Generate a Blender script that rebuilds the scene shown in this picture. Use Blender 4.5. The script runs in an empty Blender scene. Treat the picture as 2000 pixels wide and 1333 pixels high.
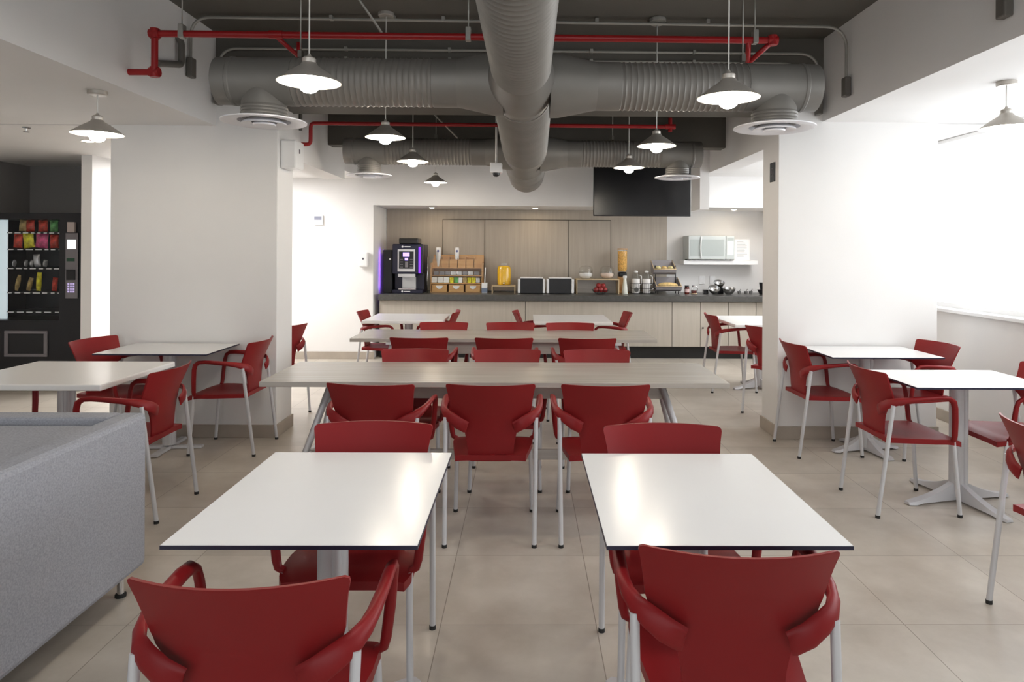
import bpy, bmesh, math, random
from mathutils import Vector, Matrix
random.seed(7)
PI = math.pi
scn = bpy.context.scene
C = scn.collection

# ------------------------------------------------------------------ camera
cam_d = bpy.data.cameras.new('camera'); cam = bpy.data.objects.new('camera', cam_d); C.objects.link(cam)
cam_d.lens = 24.0; cam_d.sensor_width = 36.0; cam_d.clip_start = 0.05
cam_d.shift_x = -0.0215; cam_d.shift_y = -0.08825
YAW, ROLL = 0.012, 0.006
F = Vector((math.sin(YAW), math.cos(YAW), 0)); R0 = Vector((math.cos(YAW), -math.sin(YAW), 0)); U0 = Vector((0, 0, 1))
Rv = R0*math.cos(ROLL) + U0*math.sin(ROLL); Uv = -R0*math.sin(ROLL) + U0*math.cos(ROLL)
M = Matrix((( Rv.x, Uv.x, -F.x, 0.0), (Rv.y, Uv.y, -F.y, 0.0), (Rv.z, Uv.z, -F.z, 1.47), (0, 0, 0, 1)))
cam.matrix_world = M
scn.camera = cam

# ------------------------------------------------------------------ light and exposure
scn.view_settings.view_transform = 'Standard'; scn.view_settings.look = 'None'
scn.view_settings.gamma = 1.0; scn.view_settings.use_curve_mapping = False
scn.view_settings.exposure = 0.14
W = bpy.data.worlds.new('world'); scn.world = W; W.use_nodes = True
W.node_tree.nodes['Background'].inputs[0].default_value = (0.93, 0.97, 1.0, 1)
W.node_tree.nodes['Background'].inputs[1].default_value = 2.2

def area(name, loc, rot, sx, sy, power, col=(1, 1, 1)):
    l = bpy.data.lights.new(name, 'AREA'); l.shape = 'RECTANGLE'; l.size = sx; l.size_y = sy
    l.energy = power; l.color = col
    o = bpy.data.objects.new(name, l); C.objects.link(o); o.location = loc; o.rotation_euler = rot
    return o
# daylight through the long window in the right wall, plus fill light added unseen behind the camera
area('daylight_window', (4.25, 4.6, 1.85), (0, math.radians(90), 0), 1.7, 8.6, 96, (0.95, 0.98, 1.0))
area('fill_front', (-0.9, -3.3, 1.6), (math.radians(90), 0, PI), 6.5, 2.0, 38, (1.0, 0.985, 0.97))

# ------------------------------------------------------------------ materials
def nm(name):
    m = bpy.data.materials.new(name); m.use_nodes = True
    return m, m.node_tree.nodes, m.node_tree.links, m.node_tree.nodes['Principled BSDF']
def mat(name, col, rough=0.5, metal=0.0, spec=0.5, noise=0.0, nscale=8.0, bump=0.0, bscale=200.0, trans=0.0, coat=0.0, ior=1.45, stretch=None):
    m, n, l, b = nm(name)
    b.inputs['Base Color'].default_value = (*col, 1); b.inputs['Roughness'].default_value = rough
    b.inputs['Metallic'].default_value = metal; b.inputs['Specular IOR Level'].default_value = spec
    b.inputs['Transmission Weight'].default_value = trans; b.inputs['Coat Weight'].default_value = coat
    b.inputs['IOR'].default_value = ior
    tc = n.new('ShaderNodeTexCoord'); mp = n.new('ShaderNodeMapping'); l.new(tc.outputs['Object'], mp.inputs[0])
    if stretch: mp.inputs['Scale'].default_value = stretch
    if noise:
        t = n.new('ShaderNodeTexNoise'); t.inputs['Scale'].default_value = nscale; t.inputs['Detail'].default_value = 4
        l.new(mp.outputs[0], t.inputs['Vector'])
        r = n.new('ShaderNodeValToRGB')
        r.color_ramp.elements[0].position = 0.3; r.color_ramp.elements[1].position = 0.7
        r.color_ramp.elements[0].color = (*[c*(1-noise) for c in col], 1)
        r.color_ramp.elements[1].color = (*[min(1, c*(1+noise)) for c in col], 1)
        l.new(t.outputs['Fac'], r.inputs[0]); l.new(r.outputs[0], b.inputs['Base Color'])
    if bump:
        t = n.new('ShaderNodeTexNoise'); t.inputs['Scale'].default_value = bscale; l.new(mp.outputs[0], t.inputs['Vector'])
        bp = n.new('ShaderNodeBump'); bp.inputs['Strength'].default_value = bump; bp.inputs['Distance'].default_value = 0.002
        l.new(t.outputs['Fac'], bp.inputs['Height']); l.new(bp.outputs[0], b.inputs['Normal'])
    return m
def emit(name, col, s):
    m, n, l, b = nm(name)
    b.inputs['Base Color'].default_value = (*col, 1)
    b.inputs['Emission Color'].default_value = (*col, 1); b.inputs['Emission Strength'].default_value = s
    return m
def wood(name, c1, c2, scale, rough=0.45, along='z', coat=0.0):
    m, n, l, b = nm(name)
    tc = n.new('ShaderNodeTexCoord'); mp = n.new('ShaderNodeMapping'); l.new(tc.outputs['Object'], mp.inputs[0])
    mp.inputs['Scale'].default_value = {'z': (26, 26, 1.1), 'x': (1.1, 26, 26), 'y': (26, 1.1, 26)}[along]
    t = n.new('ShaderNodeTexNoise'); t.inputs['Scale'].default_value = scale; t.inputs['Detail'].default_value = 6; t.inputs['Roughness'].default_value = 0.6
    l.new(mp.outputs[0], t.inputs['Vector'])
    r = n.new('ShaderNodeValToRGB'); r.color_ramp.elements[0].position = 0.3; r.color_ramp.elements[1].position = 0.72
    r.color_ramp.elements[0].color = (*c1, 1); r.color_ramp.elements[1].color = (*c2, 1)
    l.new(t.outputs['Fac'], r.inputs[0]); l.new(r.outputs[0], b.inputs['Base Color'])
    b.inputs['Roughness'].default_value = rough; b.inputs['Coat Weight'].default_value = coat
    return m
def pane_mat(name, tint=(1, 1, 1), gloss=0.07):
    m = bpy.data.materials.new(name); m.use_nodes = True; n = m.node_tree.nodes; l = m.node_tree.links
    n.clear(); o = n.new('ShaderNodeOutputMaterial'); mx = n.new('ShaderNodeMixShader')
    t = n.new('ShaderNodeBsdfTransparent'); g = n.new('ShaderNodeBsdfGlossy'); g.inputs['Roughness'].default_value = 0.03
    t.inputs[0].default_value = (*tint, 1)
    lw = n.new('ShaderNodeLayerWeight'); lw.inputs['Blend'].default_value = 0.5
    pw = n.new('ShaderNodeMath'); pw.operation = 'POWER'; pw.inputs[1].default_value = 3.0; l.new(lw.outputs['Facing'], pw.inputs[0])
    ma = n.new('ShaderNodeMath'); ma.operation = 'MULTIPLY_ADD'; ma.inputs[1].default_value = 0.45; ma.inputs[2].default_value = gloss*0.35
    l.new(pw.outputs[0], ma.inputs[0]); l.new(ma.outputs[0], mx.inputs[0])
    l.new(t.outputs[0], mx.inputs[1]); l.new(g.outputs[0], mx.inputs[2]); l.new(mx.outputs[0], o.inputs[0])
    return m

m_white = mat('painted plaster', (0.80, 0.79, 0.78), 0.7, noise=0.02, nscale=2, bump=0.15, bscale=120)
m_ceil = mat('dark painted slab', (0.100, 0.092, 0.078), 0.65, noise=0.06, nscale=2, bump=0.3, bscale=60)
m_alcove = mat('dark grey alcove wall', (0.27, 0.26, 0.255), 0.7, noise=0.03, nscale=2)  # alcove walls drawn in a darker grey than the other walls
m_lowceil = mat('white ceiling paint', (0.78, 0.77, 0.76), 0.75, noise=0.015, nscale=2)
m_base = mat('beige skirting tile', (0.40, 0.35, 0.295), 0.4, noise=0.08, nscale=6)
def floor_mat():
    m, n, l, b = nm('beige stone floor tile')
    tc = n.new('ShaderNodeTexCoord'); sx = n.new('ShaderNodeSeparateXYZ'); l.new(tc.outputs['Object'], sx.inputs[0])
    def grout(out, off):
        a = n.new('ShaderNodeMath'); a.operation = 'ADD'; a.inputs[1].default_value = off; l.new(out, a.inputs[0])
        d = n.new('ShaderNodeMath'); d.operation = 'PINGPONG'; d.inputs[1].default_value = 0.305; l.new(a.outputs[0], d.inputs[0])
        c = n.new('ShaderNodeMath'); c.operation = 'LESS_THAN'; c.inputs[1].default_value = 0.0017; l.new(d.outputs[0], c.inputs[0])
        return c.outputs[0], a.outputs[0]
    gx, ax = grout(sx.outputs['X'], 0.325 + 6.1); gy, ay = grout(sx.outputs['Y'], -2.68 + 12.2)
    mxg = n.new('ShaderNodeMath'); mxg.operation = 'MAXIMUM'; l.new(gx, mxg.inputs[0]); l.new(gy, mxg.inputs[1])
    def cell(a):
        d = n.new('ShaderNodeMath'); d.operation = 'DIVIDE'; d.inputs[1].default_value = 0.61; l.new(a, d.inputs[0])
        f = n.new('ShaderNodeMath'); f.operation = 'FLOOR'; l.new(d.outputs[0], f.inputs[0]); return f.outputs[0]
    cb = n.new('ShaderNodeCombineXYZ'); l.new(cell(ax), cb.inputs[0]); l.new(cell(ay), cb.inputs[1])
    wn = n.new('ShaderNodeTexWhiteNoise'); l.new(cb.outputs[0], wn.inputs['Vector'])
    t = n.new('ShaderNodeTexNoise'); t.inputs['Scale'].default_value = 3.2; t.inputs['Detail'].default_value = 7; t.inputs['Roughness'].default_value = 0.62
    l.new(tc.outputs['Object'], t.inputs['Vector'])
    r = n.new('ShaderNodeValToRGB'); r.color_ramp.elements[0].position = 0.3; r.color_ramp.elements[1].position = 0.7
    r.color_ramp.elements[0].color = (0.455, 0.405, 0.345, 1); r.color_ramp.elements[1].color = (0.60, 0.55, 0.485, 1)
    l.new(t.outputs['Fac'], r.inputs[0])
    hs = n.new('ShaderNodeHueSaturation'); l.new(r.outputs[0], hs.inputs['Color'])
    mr = n.new('ShaderNodeMapRange'); mr.inputs[3].default_value = 0.95; mr.inputs[4].default_value = 1.05
    l.new(wn.outputs['Value'], mr.inputs[0]); l.new(mr.outputs[0], hs.inputs['Value'])
    mix = n.new('ShaderNodeMixRGB'); l.new(mxg.outputs[0], mix.inputs[0]); l.new(hs.outputs[0], mix.inputs[1])
    mix.inputs[2].default_value = (0.25, 0.21, 0.17, 1); l.new(mix.outputs[0], b.inputs['Base Color'])
    b.inputs['Roughness'].default_value = 0.30
    rr = n.new('ShaderNodeMapRange'); rr.inputs[3].default_value = 0.24; rr.inputs[4].default_value = 0.42
    l.new(t.outputs['Fac'], rr.inputs[0]); l.new(rr.outputs[0], b.inputs['Roughness'])
    return m
m_floor = floor_mat()
m_red = mat('red moulded plastic', (0.225, 0.010, 0.012), 0.42, spec=0.32, noise=0.03, nscale=3, bump=0.08, bscale=900)
m_silver = mat('silver painted steel', (0.62, 0.62, 0.64), 0.38, metal=0.18)
m_rubber = mat('black rubber', (0.02, 0.02, 0.02), 0.7)
m_lam = mat('white laminate', (0.86, 0.86, 0.86), 0.21, spec=0.5, noise=0.01, nscale=3)
m_lamedge = mat('dark laminate core', (0.02, 0.02, 0.045), 0.4)
m_thick = mat('thick white top', (0.84, 0.83, 0.82), 0.27, noise=0.01, nscale=3)
m_greywood = wood('pale grey wood laminate', (0.40, 0.37, 0.335), (0.50, 0.465, 0.425), 1.3, 0.27, 'x')
m_panel = wood('taupe wood panel', (0.365, 0.32, 0.265), (0.425, 0.375, 0.315), 1.2, 0.5, 'z')
m_cab = wood('pale oak cabinet', (0.44, 0.40, 0.34), (0.51, 0.465, 0.405), 1.2, 0.45, 'z')
m_seam = mat('panel seam', (0.10, 0.085, 0.07), 0.8)
m_counter = mat('dark grey stone counter', (0.075, 0.073, 0.068), 0.3, noise=0.15, nscale=30)
m_black = mat('black plinth', (0.012, 0.012, 0.012), 0.5)
m_duct = mat('galvanised duct', (0.235, 0.222, 0.205), 0.5, metal=0.35, noise=0.06, nscale=4)
m_duct2 = mat('smooth duct fitting', (0.215, 0.205, 0.19), 0.48, metal=0.35, noise=0.08, nscale=3)
m_pipe_red = mat('red sprinkler pipe paint', (0.32, 0.010, 0.012), 0.35)
m_conduit = mat('grey conduit', (0.36, 0.35, 0.32), 0.4, metal=0.5)
m_greypipe = mat('painted grey pipe', (0.13, 0.12, 0.105), 0.5)
m_diff = mat('white diffuser enamel', (0.80, 0.80, 0.84), 0.35)
m_shade = mat('satin lamp shade', (0.50, 0.47, 0.43), 0.4, metal=0.6)
m_shadein = mat('white lamp enamel', (0.85, 0.83, 0.78), 0.4)
m_bulb = emit('lit bulb', (1.0, 0.89, 0.73), 120)
m_cord = mat('white cord', (0.75, 0.75, 0.72), 0.5)
m_down = emit('lit downlight', (1.0, 0.80, 0.55), 170)
m_panel_light = emit('lit ceiling panel', (1.0, 0.985, 0.97), 22)
m_fabric = mat('grey sofa fabric', (0.37, 0.38, 0.42), 0.95, spec=0.2, noise=0.16, nscale=150, bump=0.6, bscale=700)
m_chrome = mat('chrome', (0.75, 0.75, 0.76), 0.12, metal=1.0)
m_steel = mat('brushed steel', (0.55, 0.55, 0.55), 0.25, metal=1.0)
m_mach = mat('dark machine body', (0.012, 0.013, 0.035), 0.3)
m_vend = mat('vending machine black', (0.010, 0.010, 0.013), 0.3)
m_vgrey = mat('vending grey trim', (0.20, 0.185, 0.20), 0.4)
m_blk = mat('black plastic', (0.012, 0.012, 0.014), 0.35)
m_screen = mat('television screen', (0.010, 0.010, 0.011), 0.22)
m_glass = pane_mat('window glass')
m_acryl = pane_mat('clear acrylic', (0.97, 0.98, 0.98), 0.03)
m_glassy = pane_mat('clear glass', (0.98, 0.99, 0.99), 0.10)
m_led = emit('violet led strip', (0.14, 0.02, 0.95), 1.8)
m_led2 = emit('violet screen', (0.42, 0.30, 1.0), 1.4)
m_honey = wood('honey wood', (0.50, 0.25, 0.08), (0.66, 0.38, 0.15), 1.0, 0.45, 'x')
m_lightwood = mat('light wood', (0.60, 0.46, 0.28), 0.5, noise=0.08, nscale=20)
m_juice = mat('orange juice', (0.90, 0.52, 0.02), 0.25)
m_plwhite = mat('white plastic', (0.82, 0.82, 0.82), 0.35)
m_paper = mat('white paper', (0.85, 0.85, 0.86), 0.8)
m_ink = mat('grey print', (0.35, 0.35, 0.37), 0.8)
m_yog = mat('yogurt', (0.86, 0.83, 0.81), 0.5)
m_apple = mat('red apple', (0.24, 0.018, 0.018), 0.3, noise=0.3, nscale=8)
m_cereal = mat('corn flakes', (0.72, 0.40, 0.10), 0.7, noise=0.35, nscale=60)
m_bread = mat('bread crust', (0.68, 0.48, 0.20), 0.7, noise=0.3, nscale=30)
m_wire = mat('black wire', (0.02, 0.02, 0.02), 0.4)
m_basket = mat('grey basket', (0.28, 0.26, 0.27), 0.5)
m_jam = mat('dark jam', (0.10, 0.015, 0.01), 0.25)
m_lilac = mat('silver microwave', (0.50, 0.53, 0.52), 0.4, metal=0.2)
m_mwglass = mat('microwave window', (0.40, 0.44, 0.43), 0.3, metal=0.0)
m_yellow = mat('yellow packet', (0.75, 0.62, 0.03), 0.3, noise=0.5, nscale=25)
m_redpk = mat('red packet', (0.55, 0.05, 0.03), 0.3, noise=0.6, nscale=25)
m_pink = mat('pink packet', (0.60, 0.08, 0.22), 0.3, noise=0.5, nscale=25)
m_green = mat('green packet', (0.12, 0.38, 0.12), 0.3, noise=0.5, nscale=25)
m_tan = mat('tan packet', (0.42, 0.30, 0.12), 0.4, noise=0.4, nscale=25)
m_silverpk = mat('silver packet', (0.55, 0.55, 0.58), 0.25, metal=0.5)
m_glare = emit('vending glass glare glow', (0.75, 0.86, 0.92), 0.42)
m_scr_lit = emit('lit white screen', (0.85, 1.0, 0.95), 1.0)
m_green_lcd = mat('green display', (0.01, 0.06, 0.03), 0.3)
m_ledkey = emit('lit keypad keys', (0.6, 0.5, 0.9), 0.5)

# ------------------------------------------------------------------ mesh helpers
def new(): return bmesh.new()
def box(bm, x0, x1, y0, y1, z0, z1, bev=0.0, mi=0, mtx=None):
    r = bmesh.ops.create_cube(bm, size=1.0); vs = r['verts']
    for v in vs:
        v.co = Vector(((x0+x1)/2 + v.co.x*(x1-x0), (y0+y1)/2 + v.co.y*(y1-y0), (z0+z1)/2 + v.co.z*(z1-z0)))
        if mtx: v.co = mtx @ v.co
    fs = {f for v in vs for f in v.link_faces}
    for f in fs: f.material_index = mi
    if bev > 0:
        es = list({e for v in vs for e in v.link_edges})
        q = bmesh.ops.bevel(bm, geom=es, offset=bev, segments=2, affect='EDGES', profile=0.5)
        for f in q['faces']: f.material_index = mi
    return bm
def frame_dirs(pts):
    T = []
    for i in range(len(pts)):
        a = pts[max(0, i-1)]; b = pts[min(len(pts)-1, i+1)]
        T.append((b-a).normalized())
    return T
def tube(bm, pts, r, seg=10, up=None, r2=None, cap=True, mi=0):
    """sweep an ellipse (r across, r2 along 'up') along pts; r may be list"""
    pts = [Vector(p) for p in pts]; T = frame_dirs(pts)
    n = len(pts); rs = r if isinstance(r, (list, tuple)) else [r]*n
    r2s = rs if r2 is None else (r2 if isinstance(r2, (list, tuple)) else [r2]*n)
    u = Vector(up) if up else (Vector((0, 0, 1)) if abs(T[0].z) < 0.9 else Vector((0, 1, 0)))
    rings = []
    for i in range(n):
        t = T[i]; u = (u - t*u.dot(t))
        if u.length < 1e-5: u = t.orthogonal()
        u.normalize(); s = t.cross(u).normalized()
        rings.append([bm.verts.new(pts[i] + s*(math.cos(a)*rs[i]) + u*(math.sin(a)*r2s[i])) for a in [2*PI*k/seg for k in range(seg)]])
    for i in range(n-1):
        for k in range(seg):
            f = bm.faces.new((rings[i][k], rings[i][(k+1) % seg], rings[i+1][(k+1) % seg], rings[i+1][k])); f.smooth = True; f.material_index = mi
    if cap:
        for rg in (rings[0][::-1], rings[-1]):
            f = bm.faces.new(rg); f.material_index = mi
    return bm
def rounded(pts, rad, seg=5):
    pts = [Vector(p) for p in pts]; out = [pts[0]]
    for i in range(1, len(pts)-1):
        a, b, c = pts[i-1], pts[i], pts[i+1]
        r = min(rad, (a-b).length*0.48, (c-b).length*0.48)
        p = b + (a-b).normalized()*r; q = b + (c-b).normalized()*r
        for k in range(seg+1):
            t = k/seg; out.append(p*(1-t)**2 + b*2*t*(1-t) + q*t*t)
    out.append(pts[-1]); return out
def lathe(bm, prof, loc=(0, 0, 0), seg=24, axis='z', mi=0, mtx=None, cap=True):
    """prof: list of (radius, height) from start to end"""
    if (Vector(prof[0])-Vector(prof[-1])).length < 1e-6: cap = False
    loc = Vector(loc); rings = []
    for (r, h) in prof:
        ring = []
        for k in range(seg):
            a = 2*PI*k/seg; c, s = math.cos(a)*max(r, 1e-4), math.sin(a)*max(r, 1e-4)
            v = {'z': Vector((c, s, h)), 'y': Vector((s, h, c)), 'x': Vector((h, c, s))}[axis]
            if mtx: v = mtx @ v
            ring.append(bm.verts.new(v + loc))
        rings.append(ring)
    for i in range(len(rings)-1):
        for k in range(seg):
            f = bm.faces.new((rings[i][k], rings[i][(k+1) % seg], rings[i+1][(k+1) % seg], rings[i+1][k])); f.smooth = True; f.material_index = mi
    if cap and prof[0][0] > 2e-4: bm.faces.new(rings[0][::-1]).material_index = mi
    if cap and prof[-1][0] > 2e-4: bm.faces.new(rings[-1]).material_index = mi
    return bm
def obj(name, bm, mats, parent=None, sharp=35):
    me = bpy.data.meshes.new(name)
    bmesh.ops.recalc_face_normals(bm, faces=bm.faces[:])
    for e in bm.edges:
        if len(e.link_faces) == 2 and e.calc_face_angle(0) > math.radians(sharp): e.smooth = False
    bm.to_mesh(me); bm.free()
    for m in (mats if isinstance(mats, (list, tuple)) else [mats]): me.materials.append(m)
    o = bpy.data.objects.new(name, me); C.objects.link(o)
    if parent: o.parent = parent
    return o
def tag(o, label, cat, group=None, kind=None):
    o['label'] = label; o['category'] = cat
    if group: o['group'] = group
    if kind: o['kind'] = kind
    return o
def thing(name, label, cat, loc=(0, 0, 0), rz=0.0, group=None):
    o = bpy.data.objects.new(name, None); C.objects.link(o); o.location = loc; o.rotation_euler = (0, 0, rz); o.empty_display_size = 0.1
    return tag(o, label, cat, group)
def struct(name, bm, m, label=None):
    o = obj(name, bm, m); o['kind'] = 'structure'
    o['label'] = label or name; o['category'] = name.split('_')[0]
    return o
def dup(root, loc, rz, label=None, group=None):
    r = root.copy(); C.objects.link(r); r.location = loc; r.rotation_euler = (0, 0, rz)
    if label: r['label'] = label
    if group: r['group'] = group
    for ch in list(root.children):
        c = ch.copy(); C.objects.link(c); c.parent = r
        for g in list(ch.children):
            d = g.copy(); C.objects.link(d); d.parent = c
    return r
def B(*a, **k): return box(new(), *a, **k)

# ------------------------------------------------------------------ the room
struct('floor', B(-6.2, 4.0, -4.0, 10.4, -0.1, 0.0), m_floor, 'beige stone tile floor of the dining room')
struct('ceiling', B(-6.2, 4.0, -4.0, 10.4, 3.15, 3.3), m_ceil, 'dark exposed slab ceiling above the tables')
b = B(-6.2, -2.42, -4.0, 5.35, 2.43, 3.15)
box(b, -6.2, -2.2, 5.38, 9.2, 2.43, 3.15)
struct('ceiling_left', b, m_lowceil, 'white lowered ceiling over the left aisle')
b = B(2.33, 4.0, -4.0, 5.35, 2.50, 3.15)
box(b, 2.2, 4.0, 5.38, 9.2, 2.49, 3.15)
struct('ceiling_right', b, m_lowceil, 'white lowered ceiling over the window aisle')
struct('trim_1', B(-2.2, -1.97, 5.70, 7.43, 2.235, 3.15), m_white, 'white downstand beam behind the left pillar')
b = B(1.99, 2.2, 5.70, 7.40, 2.33, 3.15); box(b, 1.89, 1.99, 7.40, 7.80, 1.93, 3.15)
struct('trim_2', b, m_white, 'white downstand beam and stub behind the right pillar')
struct('trim_3', B(-2.42, 2.33, 5.335, 5.715, 2.60, 3.15), m_ceil, 'dark cross beam between the two pillars')
struct('trim_4', B(-1.97, 1.99, 6.80, 6.97, 2.51, 3.15), m_ceil, 'dark cross beam in front of the buffet')
# pillars
struct('wall_pillar_left', B(-3.235, -1.94, 5.35, 5.70, 0, 3.14, 0.006), m_white, 'wide white pillar on the left')
struct('wall_pillar_right', B(1.985, 3.25, 5.35, 5.70, 0, 3.14, 0.006), m_white, 'wide white pillar on the right')
struct('baseboard_pillar_left', B(-3.247, -1.928, 5.338, 5.712, 0, 0.10, 0.003), m_base, 'beige skirting around the left pillar')
struct('baseboard_pillar_right', B(1.973, 3.262, 5.338, 5.712, 0, 0.10, 0.003), m_base, 'beige skirting around the right pillar')
# back wall with the buffet niche
b = B(-6.2, -2.05, 9.2, 10.2, 0, 3.15); box(b, -2.05, 4.0, 9.2, 10.2, 2.07, 3.15)
struct('wall_back', b, m_white, 'white back wall with the buffet niche')
b = B(-2.05, 4.0, 10.08, 10.2, 0, 2.07)
struct('wall_niche', b, m_white, 'cream back of the buffet niche beside the wood panel')
struct('baseboard_back', B(-4.5, -2.03, 9.186, 9.2, 0, 0.10, 0.003), m_base, 'beige skirting along the back wall')
# left side
struct('wall_left', B(-6.2, -6.0, -4.0, 10.4, 0, 3.15), m_white, 'white wall at the far left')
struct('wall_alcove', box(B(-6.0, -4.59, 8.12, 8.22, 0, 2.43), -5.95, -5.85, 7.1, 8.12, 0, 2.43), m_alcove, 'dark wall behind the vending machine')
struct('wall_partition', B(-4.59, -4.48, 7.10, 9.2, 0, 2.43), m_white, 'short white partition beside the vending machine')
# right wall with a long window
b = B(3.67, 3.87, -4.0, 10.2, 0, 0.96); box(b, 3.67, 3.87, -4.0, 0.3, 0.96, 3.15); box(b, 3.67, 3.87, 8.9, 10.2, 0.96, 3.15); box(b, 3.67, 3.87, 0.3, 8.9, 2.505, 3.15)
struct('wall_right', b, m_white, 'white window wall on the right')
struct('baseboard_right', B(3.655, 3.67, -4.0, 9.2, 0, 0.10, 0.003), m_base, 'beige skirting below the window')
wb = new()
box(wb, 3.75, 3.79, 0.3, 8.9, 0.99, 1.03); box(wb, 3.75, 3.79, 0.3, 8.9, 2.455, 2.487)
for yy in (0.32, 2.45, 4.6, 6.75, 8.88): box(wb, 3.75, 3.79, yy-0.02, yy+0.02, 1.03, 2.455)
w = struct('window_1', wb, m_plwhite, 'long white framed window')
g = obj('window_pane', B(3.768, 3.772, 0.34, 8.86, 1.03, 2.455), m_glass, w)
s_ = obj('window_sill', B(3.62, 3.88, 0.3, 8.9, 0.96, 0.99, 0.005), m_plwhite, w)
# front wall behind the camera with an opening for the added fill light
b = B(-6.2, -4.2, -3.1, -3.0, 0, 3.15); box(b, 2.4, 4.0, -3.1, -3.0, 0, 3.15); box(b, -4.2, 2.4, -3.1, -3.0, 2.6, 3.15); box(b, -4.2, 2.4, -3.1, -3.0, 0, 0.6)
struct('wall_front', b, m_white, 'white front wall behind the viewer')

# ------------------------------------------------------------------ buffet niche joinery
pn = thing('wall_panelling', 'taupe wood panelling filling the back of the buffet niche', 'panelling', (0, 10.08, 0))
X = lambda px, z=10.05: (px-1027)*z/1333.3
obj('panel_sheet', B(-2.04, 2.08, -0.03, 0, 0.88, 2.069), m_panel, pn)
zt = 1.92
for i, (a, c2, dy) in enumerate(((-1.215, -0.605, 0.0), (-0.60, 0.625, 0.006), (0.63, 1.245, 0.0))):
    obj('sliding_door', B(a, c2, -0.046-dy, -0.03, 0.88, zt-0.004, 0.001), m_panel, pn)
sb = B(-1.222, 1.252, -0.036, -0.0305, zt, zt+0.008)
for x in (-1.222, -0.603, 0.627, 1.248): box(sb, x-0.003, x+0.004, -0.054 if abs(x) < 1 else -0.036, -0.0305, 0.88, zt)
obj('door_seam', sb, m_seam, pn)
# worktop and cabinets
tag(obj('worktop', B(-1.985, 3.66, 9.22, 10.045, 0.79, 0.87, 0.004), m_counter), 'dark grey stone worktop running along the buffet niche', 'worktop')
def cabinet(x0, x1, label, knob=None, seam=True):
    c = thing('base_cabinet', label, 'cabinet', ((x0+x1)/2, 9.5, 0), 0, 'pale oak cabinets under the buffet worktop')
    h = (x1-x0)/2
    obj('carcass', B(-h+0.002, h-0.002, -0.19, 0.5, 0.17, 0.789), m_cab, c)
    d = obj('door', B(-h+0.004, h-0.004, -0.212, -0.191, 0.172, 0.782, 0.0015), m_cab, c)
    obj('plinth', B(-h, h, -0.14, 0.45, 0.0, 0.169), m_black, c)
    if knob: obj('knob', lathe(new(), [(0.006, 0), (0.006, -0.012), (0.012, -0.016), (0.010, -0.024), (0.0, -0.025)], (knob-(x0+x1)/2, -0.212, 0.43), 14, 'y'), m_black, d)
cabinet(-1.985, 0.0, 'long pale oak cabinet below the coffee machine, left end of the buffet')
cabinet(0.0, 2.0, 'long pale oak cabinet below the cereal dispenser and bread baskets')
cabinet(2.0, 2.39, 'narrow pale oak cabinet without knob, left of the cabinet with the dark knob')
cabinet(2.39, 2.77, 'narrow pale oak cabinet with a small dark knob', knob=2.42)
cabinet(2.77, 3.15, 'narrow pale oak cabinet nearest the right pillar')
cabinet(3.15, 3.65, 'pale oak corner cabinet at the right end of the buffet')
# downlights in the niche ceiling
for (px, lab) in ((843, 'small recessed downlight above the coffee corner'), (1045, 'small recessed downlight in the middle of the niche ceiling'), (1435, 'small recessed downlight above the microwave')):
    x = X(px, 9.6)
    t = thing('downlight', lab, 'light', (x, 9.62, 2.07), 0, 'recessed downlights of the buffet niche')
    obj('trim_ring', lathe(new(), [(0.034, -0.002), (0.046, -0.002), (0.050, -0.006), (0.048, -0.010), (0.034, -0.008), (0.034, -0.002)], (0, 0, 0.002), 24), m_plwhite, t)
    obj('lamp_lens', lathe(new(), [(0.0, -0.004), (0.033, -0.004), (0.033, -0.009), (0.0, -0.012)], (0, 0, 0.003), 20), m_down, t)
t = thing('downlight', 'small recessed downlight in the left aisle ceiling behind the hanging lamp', 'light', (-3.92, 6.15, 2.43))
obj('trim_ring', lathe(new(), [(0.044, -0.002), (0.056, -0.002), (0.060, -0.006), (0.058, -0.010), (0.044, -0.008), (0.044, -0.002)], (0, 0, 0.002), 24), m_plwhite, t)
obj('lamp_lens', lathe(new(), [(0.0, -0.004), (0.043, -0.004), (0.043, -0.009), (0.0, -0.012)], (0, 0, 0.003), 20), m_down, t)
# ceiling panel lights of the aisles behind the pillars
m_panel_fill = emit('added front fill panel', (1.0, 0.985, 0.97), 10)
def panel_light(x, y, z, sx, sy, label, pm=None):
    t = thing('ceiling_light', label, 'light', (x, y, z))
    fb = new()
    for a in ((-sx, sx, -sy, -sy+0.03), (-sx, sx, sy-0.03, sy), (-sx, -sx+0.03, -sy+0.03, sy-0.03), (sx-0.03, sx, -sy+0.03, sy-0.03)):
        box(fb, a[0], a[1], a[2], a[3], -0.03, -0.001)
    obj('frame', fb, m_plwhite, t)
    obj('diffuser', B(-sx+0.03, sx-0.03, -sy+0.03, sy-0.03, -0.02, -0.004), pm or m_panel_light, t)
panel_light(-3.5, 7.9, 2.43, 0.5, 0.6, 'square ceiling panel light behind the left pillar')
panel_light(3.36, 8.1, 2.49, 0.28, 0.5, 'square ceiling panel light behind the right pillar')
panel_light(-0.95, 1.2, 3.15, 0.5, 0.3, 'added fill light panel above the viewer, left of the main duct', m_panel_fill)  # two fill panels added out of view to brighten the near tables
panel_light(0.95, 1.2, 3.15, 0.5, 0.3, 'added fill light panel above the viewer, right of the main duct', m_panel_fill)

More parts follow.
